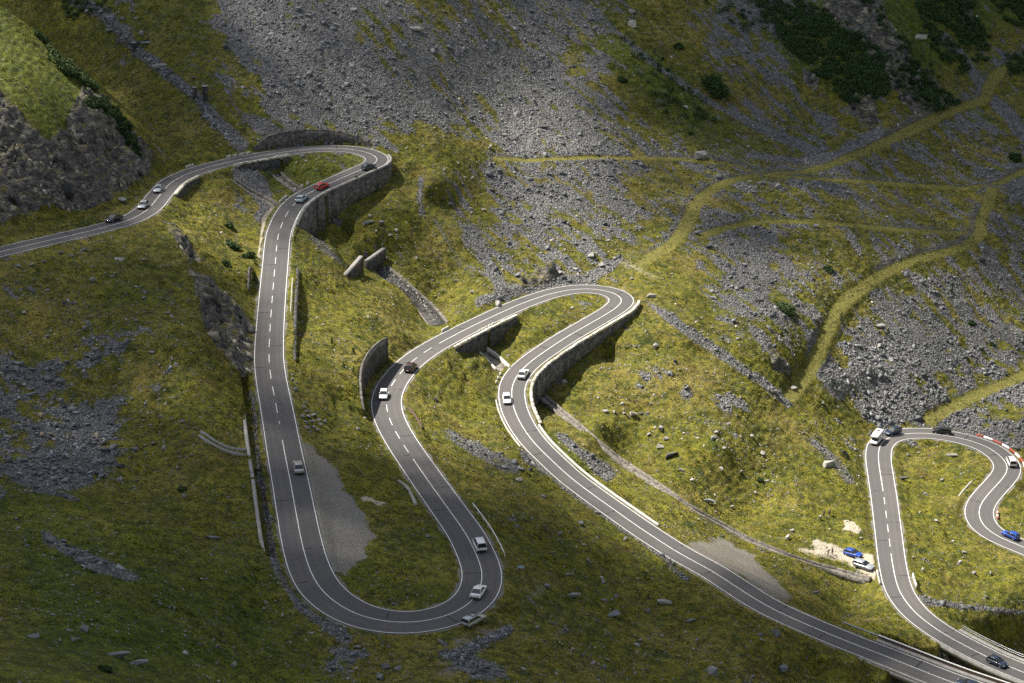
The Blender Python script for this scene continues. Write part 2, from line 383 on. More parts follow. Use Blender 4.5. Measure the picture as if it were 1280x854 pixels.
for nm, pl, w in (('long', [(676,494),(700,513),(740,547),(780,578),(820,605),(860,632),(900,654),(940,676),(980,692),(1010,702),(1040,711),(1088,724)], 1.7),
                  ('upper', [(474,334),(492,348),(512,364),(530,382),(549,405)], 4.4),
                  ('middle', [(604,437),(617,448),(630,461)], 3.0),
                  ('loop', [(344,214),(352,222),(365,232),(376,240)], 2.1),
                  ('west', [(290,222),(305,233),(322,243),(333,248),(348,258)], 1.5)):
    L = mkline(world_line(pl), w); L.P[:, 2] -= .15; CHANNELS[nm] = L
    D, I = raster(L.P, 5.); m = I >= 0; k = I[m]; d = D[m]
    zc = L.P[k, 2]; f = sstep(w/2+.2, w/2+1.6, d); GZ[m] = np.where((d < w/2+.15) & (ROADDIST[m] > 1.2), zc-.75, np.minimum(GZ[m]*f+zc*(1-f), GZ[m]+9) if False else GZ[m]*f+np.minimum(zc, GZ[m])*(1-f)*(ROADDIST[m] > 1.2)+GZ[m]*(1-f)*(ROADDIST[m] <= 1.2))
GPX, GPY, GZC = proj(GX, GY, GZ)
core = (GX > X0-30) & (GX < X1+30) & (GY > Y0-30) & (GY < Y1+40)
wx = fbm(GX, GY, 9, 31)*2-1; wy = fbm(GX, GY, 9, 57)*2-1
px = GPX+wx*46; py = GPY+wy*30
isk = (GPX < 200) & (GPY < 300) & inpoly(GPX, GPY, KPOLY)
dens = cell_look(SG, px, py)
# downhill streaks (fans run down and to the right)
sx = (GX*.80+GY*.60); sy = (GX*.60-GY*.80)
streak = fbm(sx/1.6, sy/9., 1.0, 77, 4, .6)
patch = fbm(GX, GY, 14, 91, 5, .62); patch2 = fbm(GX, GY, 3.2, 12, 3, .6)
nz = np.where(GPY < 420, .50*streak+.22*patch+.28*patch2, .2*streak+.45*patch+.35*patch2)
scree = sstep(.40, .66, dens*.75+(nz-.5)*2.0+.03)
# strips of stones lying in the grass (line, half widths px, strength)
STRIPS = [([(90,0),(130,20),(165,55),(205,90),(250,125),(268,150),(300,180)], [6,8,6,6,4,6,9], 1.),
 ([(400,262),(425,280)], [3,3], .7), ([(525,225),(528,270)], [3,2], .8), ([(545,275),(575,330)], [2,2], .6), ([(590,285),(610,330),(632,370)], [6,8,8], .8),
 ([(600,378),(640,365),(700,352),(740,345),(775,325)], [3,6,8,7,5], 1.),
 ([(812,375),(840,400),(880,430),(930,465),(985,505)], [6,6,5,4,5], .95), ([(690,468),(700,480)], [4,4], .6),
 ([(700,545),(730,570),(760,590)], [4,7,8], .8), ([(636,515),(660,570),(700,600),(760,650),(860,720)], [3,8,4,3,2], .8),
 ([(560,545),(600,565),(640,585)], [5,8,8], .7), ([(56,670),(90,690),(120,705),(170,722)], [4,8,9,2], 1.),
 ([(1120,735),(1160,752),(1210,757),(1280,765)], [3,4,3,2], 1.), ([(1010,555),(1040,580),(1060,600)], [5,9,7], .7),
 ([(312,490),(322,560),(330,620),(336,670),(350,715),(375,760),(430,800)], [2,2,3,4,4,5,8], .85), ([(395,300),(410,315),(425,330)], [5,5,3], .6),
 ([(975,20),(1040,95)], [0,0], 0), ([(1180,45),(1215,90),(1235,115),(1280,170)], [4,6,8,6], 1.), ([(760,30),(830,90),(900,135),(1035,198)], [2,3,3,5], 1.),
 ([(1000,45),(1120,170),(1160,195)],[0,0,0],0), ([(470,640),(900,620)],[0,0],0), ([(300,215),(320,232),(335,262),(322,275)], [10,14,6,3], 1.), ([(935,195),(1000,200),(1045,196),(1100,165)], [2,4,6,8], 1.)]
for pl, wd, st in STRIPS:
    if st == 0: continue
    d = seg_dist(GPX+wx*5, GPY+wy*4, pl, wd); scree = np.maximum(scree, st*(1-sstep(-2, 4, d))*np.clip(.35+1.2*patch2, 0, 1))
for pl, st in (([(500,176),(530,172),(600,176),(625,196),(600,205),(520,205),(500,195)], 1), ([(860,560),(1000,540),(1070,620),(1060,690),(900,640)], .8), ([(275,180),(300,195),(230,200),(200,195),(230,170)], .8),
               ([(770,335),(830,325),(870,345),(880,400),(830,385),(800,370),(780,350)], 1), ([(360,300),(560,400),(520,420),(450,430),(440,500),(365,450)], .8), ([(1110,555),(1210,565),(1230,600),(1190,640),(1180,690),(1120,640)], .8)):
    scree = scree*(1-st*soft_poly(GPX, GPY, pl, 6))
scree = np.where(TRK < .3, scree*sstep(-.4, .5, TRK+wx*.7), scree); scree = np.maximum(scree, .55*TRU*(GPY < 340)*sstep(.35, .6, patch+.1))
scree = np.where(isk, 0, scree)
# bare rock faces
CLIFFS = [([(-300,60),(0,118),(30,150),(62,172),(80,160),(98,120),(112,112),(135,132),(150,150),(178,178),(190,190),(184,222),(152,244),(108,256),(60,262),(0,276),(-300,330)], 5),
 ([(236,330),(262,342),(292,375),(312,402),(316,440),(304,474),(290,462),(268,430),(252,395),(244,362)], 6),
 ([(1018,-30),(1030,18),(1050,35),(1075,60),(1112,95),(1128,128),(1152,142),(1182,134),(1176,112),(1150,88),(1132,62),(1112,30),(1092,-30)], 6),
 ([(1196,-20),(1210,-20),(1216,40),(1196,30)], 4), ([(960,432),(975,448),(992,468),(985,474),(966,462)], 3), ([(1062,118),(1092,128),(1098,152),(1080,156),(1060,135)], 4),
 ([(648,346),(662,340),(694,332),(700,342),(680,352),(655,360)], 3), ([(1005,88),(1026,98),(1022,112),(1006,104)], 3),
 ([(200,268),(226,288),(258,326),(240,330),(215,292)], 4)]
cliff = np.zeros(GZ.shape)
for pl, b in CLIFFS: cliff = np.maximum(cliff, soft_poly(GPX+wx*7, GPY+wy*7, pl, b))
cliff = np.where(GX > -300, cliff, 0)
wf = fbm(GX, GY, 2.5, 71, 4, .6)*2-1
def path_zone(pl, b): return soft_poly(GPX+wx*12+wf*9, GPY+wy*8+wf*7, pl, b*2.6)
gravel = np.maximum(path_zone([(374,548),(392,560),(420,590),(436,615),(454,640),(464,668),(460,688),(444,702),(428,722),(416,716),(404,690),(392,640),(384,600)], 5),
                    path_zone([(862,676),(900,674),(935,690),(962,712),(984,745),(985,752),(950,738),(900,708)], 5))
gravel = np.maximum(gravel, .5*path_zone([(560,790),(640,770),(660,700),(700,735),(640,800),(560,854),(520,854)], 12))
pale = np.maximum(path_zone([(1052,650),(1062,649),(1074,660),(1068,664),(1054,660)], 2), path_zone([(1004,690),(1020,678),(1050,686),(1095,700),(1098,722),(1060,708),(1030,700)], 4))
pale = np.maximum(pale, .55*path_zone([(775,325),(795,330),(828,350),(824,356),(795,345),(775,335)], 4)); pale = np.maximum(pale, path_zone([(455,624),(483,628),(480,634),(458,630)], 1.5))
pale = np.maximum(pale, .8*(1-sstep(-1, 2, seg_dist(GPX, GPY, [(342,258),(330,275),(324,320)], [1.5, 2, 2]))))
pale = np.where(ROADDIST < .8, 0, pale)
gravel = np.maximum(gravel, .62*(1-sstep(.2, 1.25, ROADDIST+wf*.7)))
lush = np.zeros(GZ.shape)
for pl, b, s in (([(-50,-50),(60,60),(130,117),(110,150),(60,170),(0,120)], 10, 1), ([(715,-20),(800,60),(960,190),(880,190),(780,100),(730,60)], 18, .9), ([(900,-20),(1280,-20),(1280,20),(1190,60),(1150,130),(1120,90),(1090,130),(1000,100)], 15, 1.),
                 ([(300,190),(480,190),(400,250),(330,240)], 10, .7), ([(0,600),(330,700),(420,870),(0,870)], 60, 1.), ([(500,650),(560,650),(560,760),(440,740),(430,700)], 10, .5), ([(120,300),(200,330),(200,380),(130,390)], 20, .5), ([(670,520),(760,590),(720,600),(660,545)], 8, .5),
                 ([(640,650),(760,690),(760,820),(640,800)], 40, .4), ([(300,-20),(0,-20),(120,60),(230,120)], 30, .3)):
    lush = np.maximum(lush, s*soft_poly(GPX, GPY, pl, b)*(1.1 if pl[0] == (-50, -50) else 1))
lush = np.clip(lush*(.6+.8*patch), 0, 1)
track = 1-sstep(-.7, .35, TRK+wx*.3+wf*.6+.05)
# relief: tussocks, hummocks, rubble, broken rock
amp = 1-np.clip(1-sstep(.6, 3., ROADDIST), 0, 1)
calm = amp*(1-.8*track)*(1-.95*gravel)*(1-.5*pale)
fade = 1/(1+np.maximum(np.maximum(X0-GX, GX-X1), np.maximum(Y0-GY, GY-Y1)).clip(0)/10)
hum = (fbm(GX, GY, 11, 3, 3)-.5)*1.5+(fbm(GX, GY, 4.2, 5, 3)-.5)*.9
tus = (.30-np.abs(fbm(GX, GY, 1.9, 8, 3, .7)-.5)*2.2)*.55
rub = np.abs(fbm(GX, GY, 1.9, 21, 3, .7)-.5)*1.3
crag = np.abs(fbm(GX*1.0+GZ*.45, GY+GZ*.9, 12., 41, 5, .55)-.5)+.5*np.abs(fbm(GX*1.1-GY*.2, GZ*.35+GY*.4, 5., 47, 4, .6)-.5)
bed = (GX*.55+GY*.2+GZ*1.0+(fbm(GX, GY, 9, 49, 3)-.5)*7)/2.6; bed = bed-np.floor(bed); bed = np.where(bed < .8, bed/.8, (1-bed)/.2)
crag2 = np.abs(fbm(GX*.5+GZ*1.5, GY*.5-GZ*.3, 2.4, 43, 4, .65)-.5)
near_chan = np.ones(GZ.shape, np.float32)
for L in CHANNELS.values():
    D, I = raster(L.P, 5.); near_chan = np.minimum(near_chan, sstep(L.w[0]/2+.3, L.w[0]/2+2.5, D))
near_wall = np.ones(GZ.shape, np.float32)
disp = hum*calm*(1-cliff)+tus*calm*(1-scree)*(1-cliff)+rub*calm*scree*(1-cliff)
amp2 = sstep(1.2, 4.5, ROADDIST)
disp += cliff*amp2*((crag-.16)*-13.+(crag2-.12)*-4.2+(bed-.5)*1.5)
ter = GZ/1.05+fbm(GX, GY, 7, 83, 3)*3.; ter = ter-np.floor(ter); ter = np.where(ter < .7, ter/.7, (1-ter)/.3)
sl_ = np.hypot(*np.gradient(GZ, gy, gx)); disp += (ter-.5)*.34*calm*(1-scree)*(1-cliff)*sstep(.25, .5, sl_)*(1-sstep(1., 1.6, sl_))
GZ += disp*near_chan*fade
del crag, crag2, rub, tus, hum
# ------------------------------------------------------------------ object helpers
def tag(o, label=None, cat=None, group=None, kind=None):
    if label: o['label'] = label
    if cat: o['category'] = cat; o['kind'] = 'thing'
    if group: o['group'] = group
    if kind: o['kind'] = kind
    return o
def link(o, parent=None):
    COL.objects.link(o)
    if parent is not None: o.parent = parent
    return o
def empty(name, loc=(0, 0, 0), rz=0.):
    o = bpy.data.objects.new(name, None); o.location = loc; o.rotation_euler = (0, 0, rz); o.empty_display_size = .2; COL.objects.link(o); return o
def np_mesh(name, V, Fq, mat=None, smooth=False, parent=None, attrs=None):
    """mesh from numpy: V (n,3), Fq (m,3|4)"""
    V = np.ascontiguousarray(V, np.float32); Fq = np.ascontiguousarray(Fq, np.int32); k = Fq.shape[1]
    me = bpy.data.meshes.new(name); me.vertices.add(len(V)); me.vertices.foreach_set('co', V.ravel())
    me.loops.add(Fq.size); me.loops.foreach_set('vertex_index', Fq.ravel()); me.polygons.add(len(Fq))
    me.polygons.foreach_set('loop_start', np.arange(0, Fq.size, k, dtype=np.int32)); me.polygons.foreach_set('loop_total', np.full(len(Fq), k, np.int32))
    if smooth: me.polygons.foreach_set('use_smooth', np.ones(len(Fq), bool))
    for nm, a in (attrs or {}).items():
        if a.ndim == 1: me.attributes.new(nm, 'FLOAT', 'POINT').data.foreach_set('value', np.ascontiguousarray(a, np.float32))
        else: me.attributes.new(nm, 'FLOAT_COLOR', 'POINT').data.foreach_set('color', np.ascontiguousarray(a, np.float32).ravel())
    me.update(); me.validate(verbose=False)
    if mat: me.materials.append(mat)
    return link(bpy.data.objects.new(name, me), parent)
# ------------------------------------------------------------------ materials
class NT:
    def __init__(s, name):
        s.m = bpy.data.materials.new(name); s.m.use_nodes = True; s.t = s.m.node_tree; s.n = s.t.nodes; s.n.clear()
        s.out = s.n.new('ShaderNodeOutputMaterial'); s.b = s.n.new('ShaderNodeBsdfPrincipled'); s.l(s.b.outputs[0], s.out.inputs[0])
        s.b.inputs['Roughness'].default_value = .9; s.b.inputs['Specular IOR Level'].default_value = .2
    def l(s, a, b): s.t.links.new(a, b)
    def set(s, inp, v):
        if hasattr(v, 'is_linked') or isinstance(v, bpy.types.NodeSocket): s.l(v, inp)
        else:
            try: inp.default_value = v
            except Exception: inp.default_value = (*v, 1)
    def pos(s): 
        g = s.n.new('ShaderNodeNewGeometry'); return g.outputs['Position']
    def obj(s): return s.n.new('ShaderNodeTexCoord').outputs['Object']
    def noise(s, vec, scale, detail=4, rough=.55, out=0, dist=0):
        n = s.n.new('ShaderNodeTexNoise'); s.l(vec, n.inputs['Vector']); n.inputs['Scale'].default_value = scale; n.inputs['Detail'].default_value = detail; n.inputs['Roughness'].default_value = rough; n.inputs['Distortion'].default_value = dist; return n.outputs[out]
    def vor(s, vec, scale, feature='F1', out='Distance', rnd=1.):
        n = s.n.new('ShaderNodeTexVoronoi'); n.feature = feature; s.l(vec, n.inputs['Vector']); n.inputs['Scale'].default_value = scale; n.inputs['Randomness'].default_value = rnd; return n.outputs[out]
    def scale(s, vec, v):
        n = s.n.new('ShaderNodeMapping'); s.l(vec, n.inputs[0]); n.inputs['Scale'].default_value = v; return n.outputs[0]
    def math(s, op, a, b=None, c=None, clamp=False):
        n = s.n.new('ShaderNodeMath'); n.operation = op; n.use_clamp = clamp; s.set(n.inputs[0], a)
        if b is not None: s.set(n.inputs[1], b)
        if c is not None: s.set(n.inputs[2], c)
        return n.outputs[0]
    def rng(s, v, a, b, c=0., d=1., smooth=False):
        n = s.n.new('ShaderNodeMapRange'); n.clamp = True; s.l(v, n.inputs[0])
        if smooth: n.interpolation_type = 'SMOOTHSTEP'
        for i, x in enumerate((a, b, c, d)): s.set(n.inputs[1+i], x)
        return n.outputs[0]
    def mix(s, f, a, b, mode='MIX'):
        n = s.n.new('ShaderNodeMix'); n.data_type = 'RGBA'; n.blend_type = mode; s.set(n.inputs[0], f)
        for sock, v in ((n.inputs[6], a), (n.inputs[7], b)):
            if isinstance(v, bpy.types.NodeSocket): s.l(v, sock)
            else: sock.default_value = (*v[:3], 1)
        return n.outputs[2]
    def ramp(s, f, stops):
        n = s.n.new('ShaderNodeValToRGB'); s.l(f, n.inputs[0]); e = n.color_ramp.elements
        while len(e) < len(stops): e.new(.5)
        for k, (p, c) in enumerate(stops): e[k].position = p; e[k].color = (*c, 1)
        return n.outputs[0]
    def attr(s, name, out='Color'):
        n = s.n.new('ShaderNodeAttribute'); n.attribute_name = name; return n.outputs[out]
    def sep(s, c):
        n = s.n.new('ShaderNodeSeparateColor'); s.l(c, n.inputs[0]); return n.outputs
    def bump(s, h, strength, dist=1.):
        n = s.n.new('ShaderNodeBump'); s.l(h, n.inputs['Height']); n.inputs['Strength'].default_value = strength; n.inputs['Distance'].default_value = dist; s.l(n.outputs[0], s.b.inputs['Normal']); return n
    def base(s, c): s.set(s.b.inputs['Base Color'], c if isinstance(c, bpy.types.NodeSocket) else (*c, 1))
def plain(name, c, rough=.8, metal=0., spec=.3, var=.15, sc=3.):
    t = NT(name); v = t.noise(t.obj(), sc, 5, .6)
    t.base(t.mix(t.rng(v, .3, .7), [x*(1-var) for x in c], [min(1, x*(1+var)) for x in c]))
    t.b.inputs['Roughness'].default_value = rough; t.b.inputs['Metallic'].default_value = metal; t.b.inputs['Specular IOR Level'].default_value = spec; return t.m

GRASS_Y, GRASS_D, GRASS_L, STRAW = (.292, .268, .026), (.120, .122, .015), (.150, .190, .014), (.39, .30, .085)
def grass_col(t, P, lush):
    n1 = t.noise(P, .05, 3, .6); n2 = t.noise(P, .45, 4, .65); n5 = t.noise(P, .16, 4, .62); n3 = t.noise(P, 2.6, 2, .7)
    g = t.mix(t.rng(n2, .36, .64, smooth=True), GRASS_D, GRASS_Y)
    g = t.mix(t.rng(n5, .50, .62, 0., .5), g, t.mix(t.rng(n2, .38, .6), (.085, .110, .012), (.190, .210, .022)))   # fresher turf
    g = t.mix(t.rng(t.math('ADD', t.math('MULTIPLY', n1, .6), t.math('MULTIPLY', n2, .4)), .50, .62, 0., .6), g, STRAW)
    g = t.mix(t.rng(n5, .30, .46, .75, 0.), g, (.185, .130, .035))                                                # brown, dry
    g = t.mix(t.rng(t.noise(P, .11, 5, .7), .60, .66, 0., .75), g, (.035, .062, .008))                              # bilberry and juniper mats
    return t.mix(t.math('MULTIPLY', lush, .85), g, t.mix(t.rng(n2, .35, .65), (.040, .068, .005), GRASS_L))
def ground_material():
    t = NT('alpine_ground'); P = t.pos()
    a = t.sep(t.attr('zone_a')); scree, lush, track = a[0], a[1], a[2]
    b = t.sep(t.attr('zone_b')); cliff, gravel, pale = b[0], b[1], b[2]
    n1 = t.noise(P, .055, 4, .6); n2 = t.noise(P, .45, 4, .65); n3 = t.noise(P, 2.6, 3, .7); n4 = t.noise(P, 9., 2, .7)
    g = grass_col(t, P, lush)
    g = t.mix(t.math('MULTIPLY', track, .8), g, t.mix(t.rng(n3, .3, .7), (.25, .235, .055), (.36, .32, .095)))
    nm_ = t.noise(P, 1.15, 3, .6); rough = t.rng(t.noise(P, .13, 2), .40, .58, .35, 1.)
    g = t.mix(t.math('MULTIPLY', rough, t.rng(nm_, .38, .50, .8, 0.)), g, (.035, .045, .009))
    g = t.mix(t.rng(n3, .34, .58, .75, 0.), g, (.020, .024, .005))
    g = t.mix(t.rng(n4, .35, .7, .35, 0.), g, (.02, .024, .006))
    # stones lying between the grass: cells of grey rock
    vd = t.vor(P, 1.35, out='Distance'); vc = t.vor(P, 1.35, out='Color'); vs = t.sep(vc)
    ve = t.vor(P, 1.35, 'DISTANCE_TO_EDGE')
    vd2 = t.vor(P, 3.4, out='Distance'); vs2 = t.sep(t.vor(P, 3.4, out='Color')); ve2 = t.vor(P, 3.4, 'DISTANCE_TO_EDGE')
    rk = t.ramp(vs[0], [(0., (.11, .113, .12)), (.45, (.21, .214, .222)), (.8, (.30, .303, .308)), (1., (.42, .415, .40))])
    rk2 = t.ramp(vs2[1], [(0., (.12, .12, .122)), (.5, (.24, .238, .235)), (1., (.42, .41, .38))])
    rk = t.mix(t.rng(ve, 0., .12, .85, 0.), rk, (.03, .03, .032)); rk2 = t.mix(t.rng(ve2, 0., .1, .8, 0.), rk2, (.03, .03, .032))
    rock = t.mix(t.rng(n2, .4, .6), rk, rk2)
    rock = t.mix(t.rng(n3, .3, .7, .35, 0.), rock, (.12, .115, .09))
    few = t.math('GREATER_THAN', vs[1], t.rng(scree, 0., .6, .86, .35))
    few2 = t.math('GREATER_THAN', vs2[2], t.rng(scree, 0., .6, .90, .4))
    st1 = t.math('MULTIPLY', few, t.rng(vd, .32, .42, 1., 0.)); st2 = t.math('MULTIPLY', few2, t.rng(vd2, .3, .42, 1., 0.))
    nos = t.math('SUBTRACT', 1., t.math('MAXIMUM', t.math('MULTIPLY', track, .9), gravel), clamp=True)
    sm = t.math('MULTIPLY', t.math('MAXIMUM', st1, st2), t.math('MULTIPLY', nos, t.rng(scree, 0., .12, .7, 1.)))
    full = t.rng(t.math('ADD', scree, t.math('MULTIPLY', t.math('SUBTRACT', n3, .5), .9)), .42, .62)
    sm = t.math('MAXIMUM', sm, full)
    c = t.mix(sm, g, rock)
    # cliff rock: banded grey, crevice shade and ochre lit facets painted in
    cr = t.noise(t.scale(P, (.35, .35, .9)), 1.1, 8, .68, dist=.6)
    cc = t.ramp(cr, [(.30, (.03, .03, .03)), (.43, (.10, .097, .09)), (.55, (.20, .185, .16)), (.68, (.58, .51, .38))])
    gn = t.n.new('ShaderNodeNewGeometry'); sp = t.n.new('ShaderNodeSeparateXYZ'); t.l(gn.outputs['Normal'], sp.inputs[0])
    ledge = t.math('MULTIPLY', t.rng(sp.outputs[2], .72, .86), t.rng(n2, .4, .55))
    cc = t.mix(t.math('MULTIPLY', ledge, .8), cc, g)
    c = t.mix(t.rng(t.math('ADD', cliff, t.math('MULTIPLY', t.math('SUBTRACT', n2, .5), .5)), .4, .6), c, cc)
    gr = t.mix(t.rng(n4, .35, .65), (.16, .15, .135), (.30, .285, .255)); gr = t.mix(t.rng(n3, .35, .6, .6, 0), gr, (.12, .115, .10)); gr = t.mix(t.rng(n1, .4, .6, 0, .4), gr, (.24, .21, .16))
    c = t.mix(t.rng(t.math('ADD', gravel, t.math('ADD', t.math('MULTIPLY', t.math('SUBTRACT', n2, .5), .6), t.math('MULTIPLY', t.math('SUBTRACT', n3, .5), .5))), .40, .56), c, gr)
    c = t.mix(t.rng(t.math('ADD', pale, t.math('MULTIPLY', t.math('SUBTRACT', n3, .5), .7)), .4, .62), c, t.mix(t.rng(n4, .3, .7), (.28, .23, .15), (.62, .57, .47)))
    t.base(c)
    h = t.math('ADD', t.math('MULTIPLY', n3, .35), t.math('MULTIPLY', n4, .12))
    hs = t.math('MULTIPLY', t.math('MULTIPLY', t.math('MINIMUM', ve, .3), 1.6), sm)
    hc = t.math('MULTIPLY', t.math('MULTIPLY', cr, 1.6), cliff)
    t.bump(t.math('ADD', t.math('ADD', h, hs), hc), 1., 1.)
    return t.m
MG = ground_material()
# ------------------------------------------------------------------ the ground sheet
ny, nx = GZ.shape
idx = np.arange(ny*nx, dtype=np.int32).reshape(ny, nx)
quads = np.stack([idx[:-1, :-1], idx[:-1, 1:], idx[1:, 1:], idx[1:, :-1]], -1).reshape(-1, 4)
one = np.ones(GZ.size)
za = np.stack([scree.ravel(), lush.ravel(), track.ravel(), one], 1); zb = np.stack([cliff.ravel(), gravel.ravel(), pale.ravel(), one], 1)
ground = np_mesh('terrain', np.stack([GX.ravel(), GY.ravel(), GZ.ravel()], 1), quads, MG, True, attrs={'zone_a': za, 'zone_b': zb})
tag(ground, kind='structure')
del quads, za, zb
# ------------------------------------------------------------------ road surface and paint
def ribbon(name, L, i0, i1, o0, o1, dz, mat, kind='structure', parent=None, step=1):
    i = np.arange(i0, i1, step); n = len(i)
    a = off(L, i, np.broadcast_to(o0, (n,)) if np.ndim(o0) == 0 else o0[i], dz); b = off(L, i, np.broadcast_to(o1, (n,)) if np.ndim(o1) == 0 else o1[i], dz)
    V = np.concatenate([a, b]); k = np.arange(n-1); Fq = np.stack([k+n, k+n+1, k+1, k], 1)
    return V, Fq
def asphalt():
    t = NT('asphalt'); P = t.pos(); n1 = t.noise(P, .12, 5, .6); n2 = t.noise(P, 5., 4, .7); u = t.attr('lane', 'Fac'); d = t.attr('along', 'Fac')
    lane = t.math('ABSOLUTE', u)
    tr = t.math('ADD', t.rng(t.math('ABSOLUTE', t.math('SUBTRACT', lane, .30)), 0., .12, 1., 0., True), t.rng(t.math('ABSOLUTE', t.math('SUBTRACT', lane, .72)), 0., .12, 1., 0., True))
    base = t.mix(t.rng(u, -.02, .02), (.122, .113, .108), (.100, .096, .094))
    base = t.mix(t.rng(n1, .35, .65, 0., .7), base, (.092, .088, .087))
    base = t.mix(t.math('MULTIPLY', tr, .35), base, (.072, .069, .069))
    base = t.mix(t.rng(n2, .3, .7, .3, 0.), base, (.05, .05, .053))
    # tar seams across the lanes now and then
    w = t.n.new('ShaderNodeTexNoise'); w.noise_dimensions = '1D'; t.l(t.math('ADD', t.math('MULTIPLY', d, .5), t.math('MULTIPLY', t.math('GREATER_THAN', u, 0.), 37.)), w.inputs['W']); w.inputs['Scale'].default_value = .12; w.inputs['Detail'].default_value = 0
    seam = t.math('LESS_THAN', t.math('ABSOLUTE', t.math('SUBTRACT', t.math('FRACT', t.math('ADD', t.math('MULTIPLY', d, 1/27.), t.math('MULTIPLY', t.math('GREATER_THAN', u, 0.), .37))), .5)), .006)
    seam = t.math('MULTIPLY', seam, t.rng(t.noise(P, .9, 2), .4, .5))
    base = t.mix(t.math('MULTIPLY', seam, .8), base, (.02, .02, .022))
    t.base(base); t.b.inputs['Roughness'].default_value = .85; t.b.inputs['Specular IOR Level'].default_value = .25; t.bump(n2, .25, .03); return t.m
MA = asphalt()
def build_road(L, name):
    n = len(L.s); offs = [-1.07, -.5, 0, .5, 1.07]; V = []; lane = []; al = []
    edge = fbm(L.s*1.0, L.s*0, 3., 5, 3)*.5-.25
    for o in offs:
        w = L.w/2*o+(edge*np.sign(o)*.5 if abs(o) > 1 else 0); V.append(off(L, np.arange(n), w, 0.)); lane.append(np.full(n, o)); al.append(L.s)
    V = np.concatenate(V); k = np.arange(n-1); Fq = []
    for j in range(len(offs)-1): Fq.append(np.stack([k+j*n, k+1+j*n, k+1+(j+1)*n, k+(j+1)*n], 1))
    o = np_mesh(name, V, np.concatenate(Fq), MA, True, attrs={'lane': np.concatenate(lane), 'along': np.concatenate(al)}); return tag(o, kind='structure')
build_road(RA, 'road'); build_road(RB, 'road')
MPAINT = plain('road_paint', (.74, .74, .70), .7, var=.1, sc=1.5)
def paint(L, dashed, gaps=()):
    Vs = []; Fs = []; n0 = 0; n = len(L.s)
    def add(i0, i1, o0, o1):
        nonlocal n0
        if i1-i0 < 2: return
        V, Fq = ribbon('', L, i0, i1, o0, o1, .02, None); Vs.append(V); Fs.append(Fq+n0); n0 += len(V)
    add(0, n, L.w/2-.05, L.w/2+.07); 
    add(0, n, -L.w/2-.07, -L.w/2+.05)
    spans = [(near(L, *a, lo=lo), near(L, *b, lo=lo)) for a, b, lo in dashed]; i = 0; per = 15; dash = 9
    while i < n:
        sp = [q for q in spans if q[0] <= i < q[1]]
        if sp: add(i, min(i+dash, sp[0][1]), -.06, .06); i += per
        else:
            nx_ = min([q[0] for q in spans if q[0] > i] or [n]); add(i, min(nx_+1, n), -.065, .065); i = nx_
    o = np_mesh('road_marking', np.concatenate(Vs), np.concatenate(Fs), MPAINT); return tag(o, kind='structure')
i1 = near(RA, 354, 276); paint(RA, [((372, 251), (349.5, 532), 330), ((523, 583), (549, 430), 900)])
paint(RB, [((1115, 702), (1104.5, 620), 0)])
EXPO = 1.13
# ------------------------------------------------------------------ camera, light, world
cam = bpy.data.cameras.new('camera'); cam.sensor_width = 36; cam.lens = F/1280*36; cam.clip_end = 6000; cam.clip_start = 1
camo = link(bpy.data.objects.new('camera', cam)); camo.rotation_euler = (math.pi/2-TH, 0, 0); SC.camera = camo
SUNV = Vector((-.50, .27, .82)).normalized()
sun = bpy.data.lights.new('sun', 'SUN'); sun.energy = 5.0; sun.angle = R(.5); sun.color = (1, .93, .82)
so = link(bpy.data.objects.new('sun', sun)); so.rotation_euler = SUNV.to_track_quat('Z', 'Y').to_euler()
wd = bpy.data.worlds.new('World'); SC.world = wd; wd.use_nodes = True; nt = wd.node_tree
sky = nt.nodes.new('ShaderNodeTexSky'); sky.sky_type = 'NISHITA'; sky.sun_disc = False; sky.sun_elevation = math.asin(SUNV.z); sky.sun_rotation = math.atan2(SUNV.x, SUNV.y); sky.altitude = 1500
bg = nt.nodes['Background']; bg.inputs[1].default_value = .085; hs_ = nt.nodes.new('ShaderNodeHueSaturation'); hs_.inputs['Saturation'].default_value = .5; nt.links.new(sky.outputs[0], hs_.inputs['Color']); nt.links.new(hs_.outputs[0], bg.inputs[0])   # a sky half filled with cloud
vs_ = SC.view_settings; vs_.view_transform = 'Standard'; vs_.look = 'None'; vs_.exposure = EXPO; vs_.gamma = 1; sky.dust_density = 2.5; sky.ozone_density = .4
SC.cycles.max_bounces = 3; SC.cycles.diffuse_bounces = 2; SC.cycles.glossy_bounces = 1; SC.cycles.transmission_bounces = 0; SC.cycles.use_denoising = False
# ------------------------------------------------------------------ masonry
def masonry(name, c0, c1, sc=1.15, streak=.5):
    t = NT(name); P = t.pos(); v = t.vor(t.scale(P, (1, 1, 1.5)), sc, out='Color'); e = t.vor(t.scale(P, (1, 1, 1.5)), sc, 'DISTANCE_TO_EDGE'); s = t.sep(v); c0 = [x*.8 for x in c0]; c1 = [x*1.35 for x in c1]
    n = t.noise(P, .5, 5, .65); n2 = t.noise(t.scale(P, (1, 1, .12)), 1.3, 4, .6)
    c = t.mix(s[0], c0, c1); c = t.mix(t.rng(e, 0, .07, .6, 0), c, [x*.45 for x in c0]); c = t.mix(t.rng(n2, .42, .68, 0, streak), c, [x*.35 for x in c0])
    c = t.mix(t.rng(n, .5, .7, 0, .35), c, [min(1, x*1.5) for x in c1]); t.base(c); t.bump(t.math('ADD', t.math('MINIMUM', e, .1), t.math('MULTIPLY', n, .2)), .8, .5); return t.m
MW = masonry('wall_masonry', (.080, .076, .070), (.145, .138, .126)); MWD = masonry('dark_masonry', (.048, .046, .044), (.092, .088, .083))
MCON = plain('concrete', (.29, .28, .26), .85, var=.25, sc=.8); MCL = plain('pale_concrete', (.50, .48, .43), .8, var=.2, sc=1.2)
